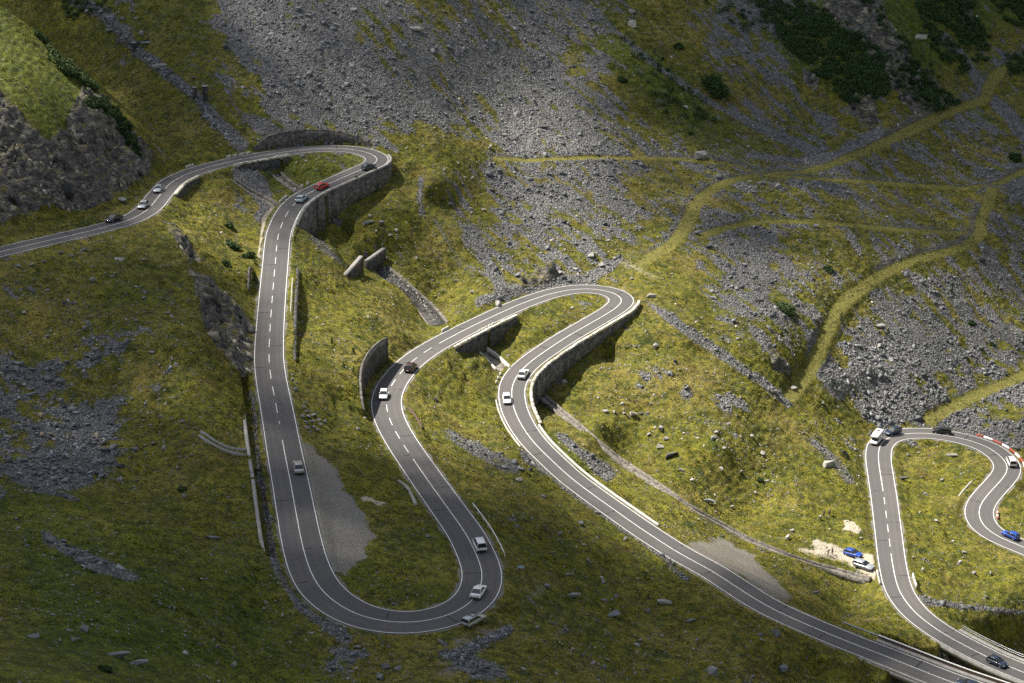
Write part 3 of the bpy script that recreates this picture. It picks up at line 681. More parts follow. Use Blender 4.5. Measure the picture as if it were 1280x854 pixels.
MCOP = masonry('coping_stone', (.34, .32, .26), (.62, .58, .47), 1.3, .15)
MWHITE = plain('white_paint_metal', (.78, .78, .76), .45, var=.06); MRED = plain('red_paint', (.33, .075, .05), .5, var=.15); MGALV = plain('galvanised_steel', (.42, .44, .46), .4, .7)
MRUST = plain('rusty_steel', (.085, .055, .04), .8, var=.4, sc=4); MDARK = plain('painted_shade_black', (.02, .02, .022), .95)
MCHAN = masonry('channel_stone', (.12, .112, .098), (.24, .22, .19), 2.2, .2)
def strip_box(L, idx, o0, o1, z0, z1, zref=None):
    """closed box swept along L at stations idx; o0/o1 lateral offsets, z0/z1 heights relative to the line (arrays or numbers)"""
    idx = np.asarray(idx); n = len(idx); f = lambda v: np.broadcast_to(np.asarray(v, float), (n,))
    o0, o1, z0, z1 = f(o0), f(o1), f(z0), f(z1)
    c = [off(L, idx, o0), off(L, idx, o1), off(L, idx, o1), off(L, idx, o0)]
    zz = [z1, z1, z0, z0]
    for a, b in zip(c, zz): a[:, 2] += b
    V = np.stack(c, 1).reshape(-1, 3); k = np.arange(n-1)*4; Fq = []
    for a, b in ((0, 1), (1, 2), (2, 3), (3, 0)): Fq.append(np.stack([k+a, k+b, k+4+b, k+4+a], 1))
    e = (n-1)*4; Fq.append(np.array([[3, 2, 1, 0], [e, e+1, e+2, e+3]])); return V, np.concatenate(Fq)
def join(parts):
    Vs, Fs, n = [], [], 0
    for V, Fq in parts: Vs.append(V); Fs.append(Fq+n); n += len(V)
    return np.concatenate(Vs), np.concatenate(Fs)
def fix_normals(o):
    bm = bmesh.new(); bm.from_mesh(o.data); bmesh.ops.recalc_face_normals(bm, faces=bm.faces); bm.to_mesh(o.data); bm.free(); return o
def sweep(name, parts, mat, parent=None): return fix_normals(np_mesh(name, *join(parts), mat, False, parent))
def box(c, sz, ax=None):
    """box with centre c, sizes sz (x,y,z), first axis along ax (xy direction)"""
    ax = np.array(ax if ax is not None else (1, 0), float); ax /= np.linalg.norm(ax); nn = np.array([-ax[1], ax[0]])
    V = []
    for k in (-.5, .5):
        for a, b in ((-.5, -.5), (.5, -.5), (.5, .5), (-.5, .5)):
            p = np.array(c, float); p[:2] += ax*a*sz[0]+nn*b*sz[1]; p[2] += k*sz[2]; V.append(p)
    return np.array(V), np.array([[3, 2, 1, 0], [4, 5, 6, 7], [0, 1, 5, 4], [1, 2, 6, 5], [2, 3, 7, 6], [3, 0, 4, 7]])
def rebase(root, objs=None):
    """put the origin of an Empty-parented thing at its geometry's base without moving the geometry"""
    ch = [c for c in bpy.data.objects if c.parent is root]
    cs = np.array([tuple(v.co) for c in ch for v in list(c.data.vertices)[::max(1, len(c.data.vertices)//50)]])
    b = Vector((cs[:, 0].mean(), cs[:, 1].mean(), cs[:, 2].min())); root.location = b
    for c in ch:
        c.data.transform(Matrix.Translation(-b))
        for g in [q for q in bpy.data.objects if q.parent is c]: g.data.transform(Matrix.Translation(-b))
    return root
WLAB = {'cut_hairpin': ('long curved grey wall holding the scree above the topmost hairpin', 'retaining wall'),
 'fill_corner': ('short dark wall under the road corner beside the left rock outcrop', 'retaining wall'),
 'fill_upper': ('low grey wall with a culvert under the upper arm of the topmost hairpin', 'retaining wall'),
 'fill_hairpin': ('tall curved wall with two dark arches under the outside of the topmost hairpin', 'retaining wall'),
 'fill_straight': ('straight low wall along the right edge of the long straight road', 'retaining wall'),
 'cut_rock': ('small upright grey wall on the left of the long straight road', 'retaining wall'),
 'cut_bend': ('high dark wall on the outside of the bend in the middle road', 'retaining wall'),
 'fill_bridge': ('dark wall with a stream opening under the middle road', 'retaining wall'),
 'fill_loop': ('long tall wall with pale coping under the outside of the central hairpin', 'retaining wall')}
for w in WALLS:
    r = empty('retaining_wall'); tag(r, *WLAB[w.name]); k = np.arange(w.i0, w.i1+1); s = w.side
    if w.kind == 'fill':
        wob = .12*np.sin(np.arange(w.n)*.21); o0 = w.off-.45; o1 = w.off+.12+.035*w.h
        sweep('masonry', [strip_box(w.L, k, s*o0, s*o1, -w.h-2.2, -.02-.5*(w.ins > 0))], MWD if w.name in ('fill_straight', 'fill_corner', 'fill_bridge', 'fill_upper') else MW, r)
        full = w.off+w.ins
        cop = []
        j = 0
        while j < w.n-2:        # coping stones: blocks with small gaps
            e = min(j+int(rng.integers(4, 9)), w.n-1)
            if e-j >= 2: hh = .22+.16*rng.random(); cop.append(strip_box(w.L, k[j:e+1], s*(full[j:e+1]-.38), s*(full[j:e+1]+.26), -.25, hh))
            j = e+(1 if rng.random() < .25 and w.name != 'fill_hairpin' else 0)
        if w.name in ('fill_loop', 'fill_hairpin', 'fill_bridge', 'fill_upper', 'fill_corner'): sweep('coping', cop, MCOP if w.name != 'fill_hairpin' else MCON, r)
        m = w.ins > 0
        if m.any():
            run = np.flatnonzero(np.diff(np.r_[0, m.astype(int), 0])); slabs = []; deep = []
            for a, b in zip(run[::2], run[1::2]):
                a, b = max(a-1, 0), min(b, w.n-1); sweep('deck_slab', [strip_box(w.L, k[a:b+1], s*(w.L.w[k[a:b+1]]/2-1.35), s*(full[a:b+1]+.05), -.75, -.03)], MCON, r)
    else:
        o0 = w.off+.1; o1 = w.off+.55
        sweep('masonry', [strip_box(w.L, k, s*(o0-.02*w.h), s*o1, -1., w.h)], MWD if w.name != 'cut_hairpin' else MW, r)
        sweep('coping', [strip_box(w.L, k, s*(o0-.06), s*(o0+.34), w.h, w.h+.12)], MW, r)
    rebase(r)
# stone lined water channels
CLAB = {'long': 'long narrow stone channel running down the meadow right of the central hairpin', 'upper': 'broad stone channel full of rubble below the two check dams',
        'middle': 'short pale walled channel between the two arms of the central hairpin', 'loop': 'walled stream channel inside the topmost hairpin loop', 'west': 'thin stone gutter on the grass left of the topmost hairpin'}
for nm, L in CHANNELS.items():
    r = empty('water_channel'); tag(r, CLAB[nm], 'channel'); k = np.arange(0, len(L.P)); hw = L.w[0]/2; jit = lambda: (fbm(L.s, L.s*0, 2.2, int(rng.integers(1, 99)), 3)-.5)*.3
    mat = MCL if nm == 'middle' else MCHAN
    for sd in (-1, 1):
        top = .12+jit() if nm != 'middle' else .25
        if nm == 'long': top = top+ (.15 if sd < 0 else 0)
        sweep('side_wall', [strip_box(L, k, sd*(hw-.05), sd*(hw+(.30 if nm == 'long' else .42)), -1.4, top)], mat, r)
    sweep('bed', [strip_box(L, k, -hw+.02, hw-.02, -1.3, -.62+(.3 if nm == 'long' else 0)+jit())], MCHAN if nm != 'upper' else MWD, r); rebase(r)
def road_line(L, a, b, o, lo=0):
    i0 = near(L, *a, lo=lo); i1 = near(L, *b, lo=i0+1); return np.arange(i0, i1+1), o
def px_line(pl, dz=0., step=.5): P = world_line(pl, step); P[:, 2] += dz; return mkline(P, 1)
def resnap(L):
    L.P[:, 2] = gz_at(L.P[:, 0], L.P[:, 1]); return L
# guard rails: rail + posts
def guardrail(L, k, o, label, h=.75, mat=MWHITE, name='guardrail', group=None, two=False, spacing=6, cat='guardrail', base=0.):
    r = empty(name); tag(r, label, cat, group); o = np.broadcast_to(np.asarray(o, float), (len(k),))
    sweep('rail', [strip_box(L, k, o-.04, o+.04, base+h-.30, base+h)], mat, r)
    if two: sweep('rail', [strip_box(L, k, o-.035, o+.035, base+h-.62, base+h-.50)], mat, r)
    n = 0
    for j in range(0, len(k), spacing):
        if n >= 99: break
        P = off(L, k[j], np.float64(o[j]+.1*np.sign(o[j]))); T = L.T[k[j]]
        fix_normals(np_mesh('post', *box((P[0], P[1], P[2]+base+(h-.1-.5)/2), (.12, .1, h+.4), T), mat, False, r)); n += 1
    return rebase(r)
lo1 = near(RA, 354, 276)-30; lo2 = near(RA, 527, 590); lo3 = near(RA, 777, 374)
k, _ = road_line(RA, (366, 258), (347, 300), 0, lo1-30); guardrail(RA, k, RA.w[k]/2+.55, 'white guardrail on the outside where the topmost hairpin meets the straight', .8)
k, _ = road_line(RA, (342.3, 352), (339, 394), 0, lo1); guardrail(RA, k, RA.w[k]/2+1.3, 'white guardrail beside the long straight road above its low wall', .8)
k, _ = road_line(RA, (601, 697), (561, 637), 0, near(RA, 603, 725)-5); guardrail(RA, k, -RA.w[k]/2-1.25, 'white guardrail on the grass edge by the bottom hairpin', .8)
k, _ = road_line(RA, (1040, 793), (1085, 812), 0, near(RA, 890, 714)); guardrail(RA, k, RA.w[k]/2+1.3, 'grey steel guardrail before the lower right bridge', .8, MGALV)
# low parapet edging along the right side of the central road, and the gutter on its left
k, _ = road_line(RA, (654, 534), (806, 664), 0, lo3); r = empty('edge_parapet'); tag(r, 'long low white concrete edging right of the road below the central hairpin', 'parapet'); sweep('parapet', [strip_box(RA, k, RA.w[k]/2+.55, RA.w[k]/2+.85, -.3, .42)], MCL, r); rebase(r)
k, _ = road_line(RA, (640, 500), (670, 556), 0, lo3); r = empty('concrete_gutter'); tag(r, 'pale concrete gutter on the left edge of the central hairpin road', 'gutter')
sweep('side_wall', [strip_box(RA, k, -RA.w[k]/2-.55, -RA.w[k]/2-.80, -.3, .2)], MCL, r); sweep('side_wall', [strip_box(RA, k, -RA.w[k]/2-1.5, -RA.w[k]/2-1.75, -.3, .12)], MCL, r); rebase(r)
# drain wall left of the straight
for a, b, lab in (((341, 487), (357, 573), 'upper piece of the low concrete drain wall left of the straight road'), ((357.5, 577), (379, 690), 'lower piece of the low concrete drain wall left of the straight road')):
    k, _ = road_line(RA, a, b, 0, lo1); r = empty('drain_wall'); tag(r, lab, 'drain wall'); sweep('wall', [strip_box(RA, k, -RA.w[k]/2-3.05, -RA.w[k]/2-3.65, -1.2, .95+.12*np.sin(k*.05))], MCON, r); rebase(r)
def px_wall(pl, th, h, below, mat, name, label, cat, group=None, flat=False):
    L = px_line(pl); resnap(L); k = np.arange(len(L.P))
    if flat: L.P[:, 2] = L.P[:, 2].mean()
    else: L.P[:, 2] = gsm(L.P[:, 2], 3)
    r = empty(name); tag(r, label, cat, group); sweep('wall', [strip_box(L, k, -th/2, th/2, -below, h)], mat, r); return rebase(r), L
px_wall([(251, 541), (262, 548), (274, 557), (295, 564), (311, 563)], .3, .45, .6, MCON, 'concrete_gutter', 'bent pale gutter wall joining the drain wall, upper edge', 'gutter')
px_wall([(249, 546), (262, 555), (276, 563), (295, 570), (311, 570)], .3, .45, 1.2, MCON, 'concrete_gutter', 'bent pale gutter wall joining the drain wall, lower edge', 'gutter')
px_wall([(498, 603), (508, 610), (514, 620), (521, 634)], .5, .45, .8, MCON, 'concrete_edging', 'short grey concrete edging left of the middle road', 'edging')
px_wall([(512, 512), (521, 524), (529, 539)], .35, .5, .8, MRUST, 'metal_edging', 'rusty brown strip on the grass inside the middle road bend', 'edging')
for pl, lab, h in (([(431, 336), (452, 332)], 'left half of the broken stone check dam across the gully', 2.0), ([(458, 328), (480, 313)], 'right half of the broken stone check dam across the gully', 2.2)):
    A, B = ground_of([pl[0][0], pl[1][0]], [pl[0][1]+8, pl[1][1]+8]); c = (A+B)/2; ax = (B-A)[:2]; ln = float(np.linalg.norm(ax)); r = empty('check_dam'); tag(r, lab, 'check dam')
    sweep('masonry', [box((c[0], c[1], c[2]-.3), (ln, .9, h+2.4), ax)], MWD, r); sweep('coping', [box((c[0], c[1], c[2]+.9+h/2+.08), (ln+.1, 1.0, .16), ax)], MCON, r); rebase(r)
for px_, py_, lab, h, wd_ in ((244, 124, 'narrow stone pillar on the left of the boulder stream', 3.0, 1.0), (257, 126, 'taller stone pillar on the right of the boulder stream', 3.8, 1.3), (168, 63, 'stub stone pillar at the old dam high on the boulder stream', 2.0, 1.1)):
    P = ground_of(px_, py_)[0]; r = empty('stone_pillar', tuple(P)); tag(r, lab, 'pillar')
    fix_normals(np_mesh('shaft', *box((0, 0, h/2-.6), (wd_, wd_*.9, h+1.2), (1, .3)), MWD, False, r)); fix_normals(np_mesh('cap', *box((0, 0, h+.08), (wd_+.15, wd_+.1, .18), (1, .3)), MCON, False, r))
px_wall([(146, 52), (165, 57), (186, 52)], .9, .7, 1.2, MWD, 'old_dam', 'low broken stone dam crossing the boulder stream', 'dam')
# culvert parapets (white painted blocks where the streams pass under the road)
def blocks(L, a, b, side, o, label, n=3, h=.55, lo=0, hi=10**9, ln=1.0):
    i0 = near(L, *a, lo=lo, hi=hi); i1 = near(L, *b, lo=lo, hi=hi); r = empty('culvert_parapet'); tag(r, label, 'parapet')
    for j in range(n):
        i = int(round(i0+(i1-i0)*j/max(n-1, 1))); P = off(L, i, np.float64(side*(L.w[i]/2+o))); fix_normals(np_mesh('block', *box((P[0], P[1], P[2]+h/2-.25), (ln, .3, h+.5), L.T[i]), MCL, False, r))
    return rebase(r)
blocks(RA, (385, 243), (400, 234.5), -1, 1., 'white culvert posts inside the topmost hairpin above the arches', 3, .9, lo=near(RA, 466, 206), ln=.6)
blocks(RA, (374, 248), (368, 254), -1, .9, 'short white parapet inside the curve at the lower stream gutter', 3, .55, lo=near(RA, 466, 206))
blocks(RA, (250, 212.5), (256, 210), 1, .9, 'small white stones at the road edge where the far slope meets the road', 3, .5, ln=.7)
blocks(RA, (300, 199), (322, 195.5), 1, 1.0, 'flat pale parapet on the far road edge beside the boulder stream', 4, .4, ln=1.4)
blocks(RA, (280, 204), (284, 203.2), -1, .9, 'pair of white culvert stones on the near edge of the upper road', 2, .5)
blocks(RA, (335, 193.5), (348, 191.3), -1, .6, 'pale parapet over the culvert of the upper hairpin arm', 3, .5, ln=1.3)
blocks(RA, (570, 418), (576, 415), 1, .7, 'row of white culvert blocks on the upper side of the middle road', 5, .6, lo=lo2, hi=lo3, ln=.75)
blocks(RA, (583, 411.5), (600, 403.4), -1, .6, 'cream parapet over the stream opening of the middle road', 5, .5, lo=lo2, hi=lo3, ln=1.0)
blocks(RA, (645, 471), (641, 480), -1, .9, 'white rail blocks inside the central hairpin by the short channel', 3, .6, lo=lo3, ln=.8)
blocks(RB, (1114.5, 718), (1116, 731), 1, .7, 'white culvert parapet left of the right-hand road near the parked cars', 4, .6, hi=near(RB, 1110, 640), ln=1.0)
blocks(RB, (1116, 722), (1118, 735), -1, .8, 'taller white culvert parapet right of the right-hand road', 4, .9, hi=near(RB, 1110, 640), ln=1.1)
# red and white kerb barrier round the right loop
def chevrons(L, a, b, side, o, label, n, lo=0, h=.75):
    i0 = near(L, *a, lo=lo); i1 = near(L, *b, lo=lo); r = empty('kerb_barrier'); tag(r, label, 'barrier'); i0, i1 = sorted((i0, i1)); e = np.linspace(i0, i1, n+1).astype(int)
    for j in range(n):
        k = np.arange(e[j], e[j+1]+1)
        if len(k) > 1: sweep('block', [strip_box(L, k, side*(L.w[k]/2+o), side*(L.w[k]/2+o+.35), -.3, h)], MRED if j % 2 == 0 else MWHITE, r)
    return rebase(r)
chevrons(RB, (1212, 551), (1262, 590), 1, .8, 'curved barrier of red and white blocks round the right-hand loop', 9, near(RB, 1100, 560), .45)
chevrons(RB, (1224.5, 636), (1225, 648), 1, .7, 'short red and white kerb beside the last bend at the right edge', 5, near(RB, 1250, 600), .3)
# roadside ditch wall by the lower loop
k, _ = road_line(RB, (1243, 610), (1226, 655), 0, near(RB, 1250, 600)-20); r = empty('curved_gutter'); tag(r, 'curved stone gutter on the grass inside the right-hand loop', 'gutter')
sweep('side_wall', [strip_box(RB, k, -RB.w[k]/2-2.1, -RB.w[k]/2-2.5, -1.2, .35)], MCON, r); sweep('bed', [strip_box(RB, k, -RB.w[k]/2-1.2, -RB.w[k]/2-2.08, -1.2, .02)], MDARK, r); rebase(r)  # bed is a flat black strip in place of shade in the gutter
# bridges at the lower right
lo4 = near(RA, 959, 757)
k, _ = road_line(RA, (1083, 811), (1300, 891), 0, lo4); n = len(k)
r = empty('road_bridge'); tag(r, 'lower right bridge with rust-brown barrier carrying the road out of frame', 'bridge')
sweep('deck', [strip_box(RA, k, -RA.w[k]/2-.85, RA.w[k]/2+1.55, -1.0, -.025)], MCON, r)
sweep('kerb', [strip_box(RA, k, RA.w[k]/2+.35, RA.w[k]/2+1.25, -.02, .22)], MCON, r)
rl = sweep('barrier', [strip_box(RA, k, RA.w[k]/2+1.3, RA.w[k]/2+1.42, -.2, .72)], MRUST, r); sweep('top_rail', [strip_box(RA, k, RA.w[k]/2+1.24, RA.w[k]/2+1.48, .72, .86)], MWHITE, rl)
k2, _ = road_line(RA, (1102, 819), (1300, 891), 0, lo4); sweep('parapet', [strip_box(RA, k2, -RA.w[k2]/2-.45, -RA.w[k2]/2-.8, -.1, .35)], MCON, r)
sweep('abutment', [strip_box(RA, k[20:26], -RA.w[k[20:26]]/2-.6, RA.w[k[20:26]]/2+1.2, -9, -1.)], MWD, r); rebase(r)
kb = np.arange(0, near(RB, 1180, 793)+1); r = empty('road_bridge'); tag(r, 'grey bridge of the right-hand road with pale railing and dark gap beneath', 'bridge')
sweep('deck', [strip_box(RB, kb, -RB.w[kb]/2-1.3, RB.w[kb]/2+.5, -1.1, -.025)], MCON, r)
sweep('walkway', [strip_box(RB, kb, -RB.w[kb]/2-.35, -RB.w[kb]/2-1.2, -.02, .2)], MCON, r)
for dz in (.55, .95): sweep('rail', [strip_box(RB, kb, -RB.w[kb]/2-1.14, -RB.w[kb]/2-1.24, dz, dz+.07)], MGALV, r)
for j in range(2, len(kb), 4):
    P = off(RB, kb[j], np.float64(-RB.w[kb[j]]/2-1.19)); fix_normals(np_mesh('post', *box((P[0], P[1], P[2]+.55), (.08, .08, .9), RB.T[kb[j]]), MGALV, False, r))
e = len(kb)-1; sweep('abutment', [strip_box(RB, kb[e-8:e-3], -RB.w[kb[e-8:e-3]]/2-1., RB.w[kb[e-8:e-3]]/2+.3, -9, -1.11)], MWD, r); rebase(r)
# ------------------------------------------------------------------ vehicles
def car_paint(name, c, metal=.0):
    t = NT(name); n = t.noise(t.obj(), 3., 4, .6); t.base(t.mix(t.rng(n, .4, .7), c, [x*.82+.01 for x in c])); t.b.inputs['Roughness'].default_value = .32; t.b.inputs['Metallic'].default_value = metal
    t.b.inputs['Specular IOR Level'].default_value = .5; t.b.inputs['Coat Weight'].default_value = .35; t.b.inputs['Coat Roughness'].default_value = .1; return t.m
MGLASS = plain('dark_glass', (.018, .022, .026), .08, 0, .7, .1); MTYRE = plain('tyre_rubber', (.02, .02, .02), .9); MRIM = plain('alloy_rim', (.45, .45, .46), .35, .8)
MHL = plain('headlight_lens', (.75, .77, .78), .15, 0, .8, .03); MTL = plain('taillight_lens', (.40, .02, .015), .25, 0, .6, .05); MTRIM = plain('black_trim', (.03, .03, .032), .6); MPLATE = plain('number_plate', (.7, .7, .68), .5)
def loft(secs, mat, name, parent, bevel=.0, smooth=True):
    """secs: list of closed (n,3) rings along x"""
    n = len(secs[0]); V = np.concatenate(secs); Fq = []
    me = bpy.data.meshes.new(name); faces = []
    for i in range(len(secs)-1):
        for j in range(n): a = i*n+j; b = i*n+(j+1) % n; faces.append((a, b, b+n, a+n))
    faces.append(tuple(range(n-1, -1, -1))); faces.append(tuple(range(len(V)-n, len(V))))
    me.from_pydata([tuple(v) for v in V], [], faces); me.update(); me.materials.append(mat)
    o = bpy.data.objects.new(name, me); link(o, parent); fix_normals(o)
    if smooth:
        me.polygons.foreach_set('use_smooth', np.ones(len(me.polygons), bool))
        m = o.modifiers.new('b', 'BEVEL'); m.width = .03; m.segments = 1; m.limit_method = 'ANGLE'; m.angle_limit = R(35)
    return o
def wheel(parent, x, y, r=.32, w=.2):
    seg = 18; a = np.linspace(0, 2*math.pi, seg, endpoint=False); s = 1 if y > 0 else -1
    def ring(rr, yy): return np.stack([x+rr*np.cos(a), np.full(seg, yy), r+rr*np.sin(a)], 1)
    wl = empty('wheel') if False else None
    secs = [ring(r*.62, y-w/2), ring(r*.93, y-w/2), ring(r, y-w/2+.04), ring(r, y+w/2-.04), ring(r*.93, y+w/2), ring(r*.62, y+w/2)]
    t = loft(secs, MTYRE, 'wheel', parent, smooth=False); yo = y+s*w/2
    loft([ring(r*.62, yo-.02*s), ring(r*.60, yo+.012*s), ring(r*.2, yo+.03*s)], MRIM, 'rim', t, smooth=False); return t
CARS = {  # L, W, H, belt z, greenhouse base rear/front, roof rear/front (fractions of L), hood z front, deck z
 'sedan': (4.5, 1.78, 1.44, .92, -.37, .21, -.20, .03, .70, .95), 'hatch': (4.0, 1.72, 1.47, .92, -.485, .22, -.39, .03, .72, .94),
 'wagon': (4.6, 1.78, 1.50, .93, -.490, .20, -.44, .03, .72, .94), 'suv': (4.5, 1.86, 1.72, 1.08, -.490, .20, -.43, .05, .88, 1.1), 'mpv': (4.4, 1.82, 1.80, 1.05, -.495, .32, -.46, .12, .82, 1.05)}
def car(kind, paint_m, label, cat='car', rack=False):
    L, Wd, H, bz, g0, g1, r0, r1, hz, dz = CARS[kind]; root = empty('parked_car' if 'parked' in label else 'car'); tag(root, label, cat); hw = Wd/2; zb = .22
    xs = [-.5, -.485, -.42, -.25, 0, g1, .38, .46, .495, .5]
    def topz(f):
        if f <= g0: return dz if f > -.495 else dz-.12
        if f >= g1: return np.interp(f, [g1, .46, .5], [bz, hz, hz-.14])
        return bz
    secs = []
    for f in xs:
        sh = hw*(1-.10*sstep(.36, .5, np.float64(f))-.07*sstep(.40, .5, np.float64(-f))); t = float(topz(f)); x = f*L; b = zb+(.10 if abs(f) > .47 else 0)
        pr = [(.86*sh, b), (sh, b+.12), (sh, t-.22), (.95*sh, t-.04), (.80*sh, t+.01)]
        secs.append(np.array([(x, y, z) for y, z in pr]+[(x, -y, z) for y, z in pr[::-1]]))
    body = loft(secs, paint_m, 'body', root)
    # greenhouse in dark glass, roof panel and pillars in paint
    def gh(f, z, k): return (f*L, k*hw, z)
    bw, rw = .90, .74
    zr = H-.05
    gsec = []
    for f, top in ((g0, bz), (r0, zr), ((r0+r1)/2, zr+.02), (r1, zr), (g1, bz)):
        k = bw if top == bz else rw; x = f*L; z0 = bz-.06
        if top == bz: z = bz+.0; gsec.append(np.array([(x, hw*bw, z0), (x, hw*bw, z+.01), (x, -hw*bw, z+.01), (x, -hw*bw, z0)]))
        else: gsec.append(np.array([(x, hw*(bw-.0), z0), (x, hw*rw, top), (x, -hw*rw, top), (x, -hw*bw, z0)]))
    loft(gsec, MGLASS, 'windows', root, smooth=False)
    rs = []
    for f, dzz in ((r0-.006, -.03), (r0+.03, .02), ((r0+r1)/2, .045), (r1-.03, .02), (r1+.006, -.03)):
        rs.append(np.array([(f*L, hw*(rw+.03), zr+dzz-.05), (f*L, hw*(rw-.05), zr+dzz+.02), (f*L, -hw*(rw-.05), zr+dzz+.02), (f*L, -hw*(rw+.03), zr+dzz-.05)]))
    loft(rs, paint_m, 'roof', root)
    for s in (-1, 1):     # pillars
        pl = []
        for fa, fb in ((g1, r1), (g0, r0), ((g0*.35+g1*.65-.12), (r0*.4+r1*.6-.1))):
            a = np.array((fa*L, s*hw*bw, bz-.02)); b = np.array((fb*L, s*hw*rw, zr-.02)); w_ = .05 if fa in (g1,) else (.10 if fa == g0 else .04)
            V = np.array([a+(-w_, .015*s, 0), a+(w_, .015*s, 0), b+(w_, .015*s, 0), b+(-w_, .015*s, 0), a+(-w_, -.03*s, 0), a+(w_, -.03*s, 0), b+(w_, -.03*s, 0), b+(-w_, -.03*s, 0)])
            pl.append((V, np.array([[0, 1, 2, 3], [7, 6, 5, 4], [0, 4, 5, 1], [1, 5, 6, 2], [2, 6, 7, 3], [3, 7, 4, 0]])))
        for q_ in pl: sweep('pillar', [q_], paint_m, root)
        for x in (-.31*L, .31*L): wheel(root, x, s*(hw-.09))
        fix_normals(np_mesh('headlight', *box((.478*L, s*hw*.66, hz-.10), (.10, .30, .13)), MHL, False, root))
        fix_normals(np_mesh('taillight', *box((-.485*L, s*hw*.76, dz-.16), (.08, .22, .22)), MTL, False, root))
        fix_normals(np_mesh('mirror', *box((g1*L-.22, s*(hw+.07), bz+.03), (.10, .16, .12)), paint_m, False, root))
    fix_normals(np_mesh('front_bumper', *box((.492*L, 0, .42), (.12, Wd*.80, .16)), MTRIM, False, root)); fix_normals(np_mesh('rear_bumper', *box((-.49*L, 0, .44), (.12, Wd*.84, .18)), MTRIM, False, root))
    fix_normals(np_mesh('number_plate', *box((-.507*L, 0, .66), (.02, .5, .11)), MPLATE, False, root))
    if rack: sweep('roof_rack', [box((-.05*L, s*.45, H+.06), (1.5, .06, .05)) for s in (-1, 1)]+[box((x, 0, H+.06), (.06, 1.0, .05)) for x in (-.8, .3)], MTRIM, root)
    return root
def camper(label):
    root = empty('camper_van'); tag(root, label, 'camper van'); m = car_paint('camper_white', (.78, .78, .76)); hw = 1.08
    def ring(x, w, z0, z1, r=.12): return np.array([(x, w, z0), (x, w, z1-r), (x, w-r, z1), (x, -w+r, z1), (x, -w, z1-r), (x, -w, z0)])
    loft([ring(-3.2, hw, .45, 2.85), ring(-3.1, hw, .4, 2.95), ring(1.0, hw, .4, 2.95), ring(1.05, hw, .45, 2.9)], m, 'living_box', root)
    loft([ring(.9, hw*.98, 1.95, 2.95), ring(2.1, hw*.95, 2.05, 2.8), ring(2.5, hw*.8, 2.15, 2.5)], m, 'over_cab', root)
    loft([ring(1.0, .98, .4, 1.95), ring(1.9, .97, .4, 1.35), ring(2.1, .97, .4, 1.2), ring(3.0, .9, .45, .95), ring(3.15, .8, .5, .8)], m, 'cab', root)
    loft([ring(1.02, .99, 1.25, 1.97, .05), ring(1.5, .93, 1.25, 1.95, .05), ring(2.15, .9, 1.2, 1.25, .02)], MGLASS, 'windscreen', root, smooth=False)
    for s in (-1, 1):
        for x in (-1.9, 2.2): wheel(root, x, s*.95, .34, .22)
        sweep('side_window', [box((-1.6, s*1.085, 2.0), (1.0, .02, .5)), box((.2, s*1.085, 2.0), (.7, .02, .45))], MGLASS, root)
        fix_normals(np_mesh('headlight', *box((3.06, s*.62, .78), (.1, .3, .18)), MHL, False, root)); fix_normals(np_mesh('taillight', *box((-3.2, s*.95, .9), (.05, .15, .35)), MTL, False, root))
    fix_normals(np_mesh('roof_hatch', *box((-1.2, 0, 3.0), (.7, .7, .12)), MTRIM, False, root)); fix_normals(np_mesh('bumper', *box((3.12, 0, .5), (.15, 1.6, .2)), MTRIM, False, root)); return root
def place(root, px, py, fwd, on=None, dz=.6, turn=0., base=0.):
    """stand a vehicle so that its middle is seen at px,py, on a road (tangent heading, fwd=+1/-1) or on open ground (fwd = picture vector)"""
    if on is not None:
        z = on.P[near(on, px, py), 2]
        for _ in range(3):
            P = at_z(px, py, z+dz); i = int(((on.P[:, :2]-P[:2])**2).sum(1).argmin()); z = on.P[i, 2]
        T = np.append(on.T[i], 0)*fwd; j = np.clip([i-4, i+4], 0, len(on.s)-1); gr = (on.P[j[1], 2]-on.P[j[0], 2])/(on.s[j[1]]-on.s[j[0]]); T[2] = gr*fwd
        N = np.array([0, 0, 1.]); P[2] = z+.004
    else:
        g = ground_of(px, py+3)[0]; g2 = ground_of(px+fwd[0], py+3+fwd[1])[0]; T = g2-g; T /= np.linalg.norm(T); P = g
        e = .9; gx_ = (gz_at(P[0]+e, P[1])-gz_at(P[0]-e, P[1]))/(2*e); gy_ = (gz_at(P[0], P[1]+e)-gz_at(P[0], P[1]-e))/(2*e); N = np.array([-gx_, -gy_, 1.]); N /= np.linalg.norm(N)
        P[2] += .06
    T = Vector(T).normalized(); T.rotate(Matrix.Rotation(turn, 3, 'Z')); N = Vector(N); Y = N.cross(T).normalized(); Z = T.cross(Y).normalized()
    root.matrix_world = Matrix.Translation(Vector(P)) @ Matrix((T, Y, Z)).transposed().to_4x4(); root.rotation_mode = 'XYZ'; return root
SILV, WHITE, BLACK, NAVY, BLUE, RED, ICE, BEIGE, MAR = [car_paint(n, c, m) for n, c, m in (('silver_paint', (.42, .44, .46), .5), ('white_car_paint', (.80, .80, .79), 0), ('black_paint', (.015, .016, .02), .1), ('navy_paint', (.015, .03, .06), .2),
    ('blue_paint', (.01, .06, .36), .1), ('red_paint_car', (.50, .015, .012), 0), ('ice_blue_paint', (.36, .47, .55), .3), ('beige_silver_paint', (.42, .41, .36), .4), ('maroon_black_paint', (.055, .028, .025), .1))]
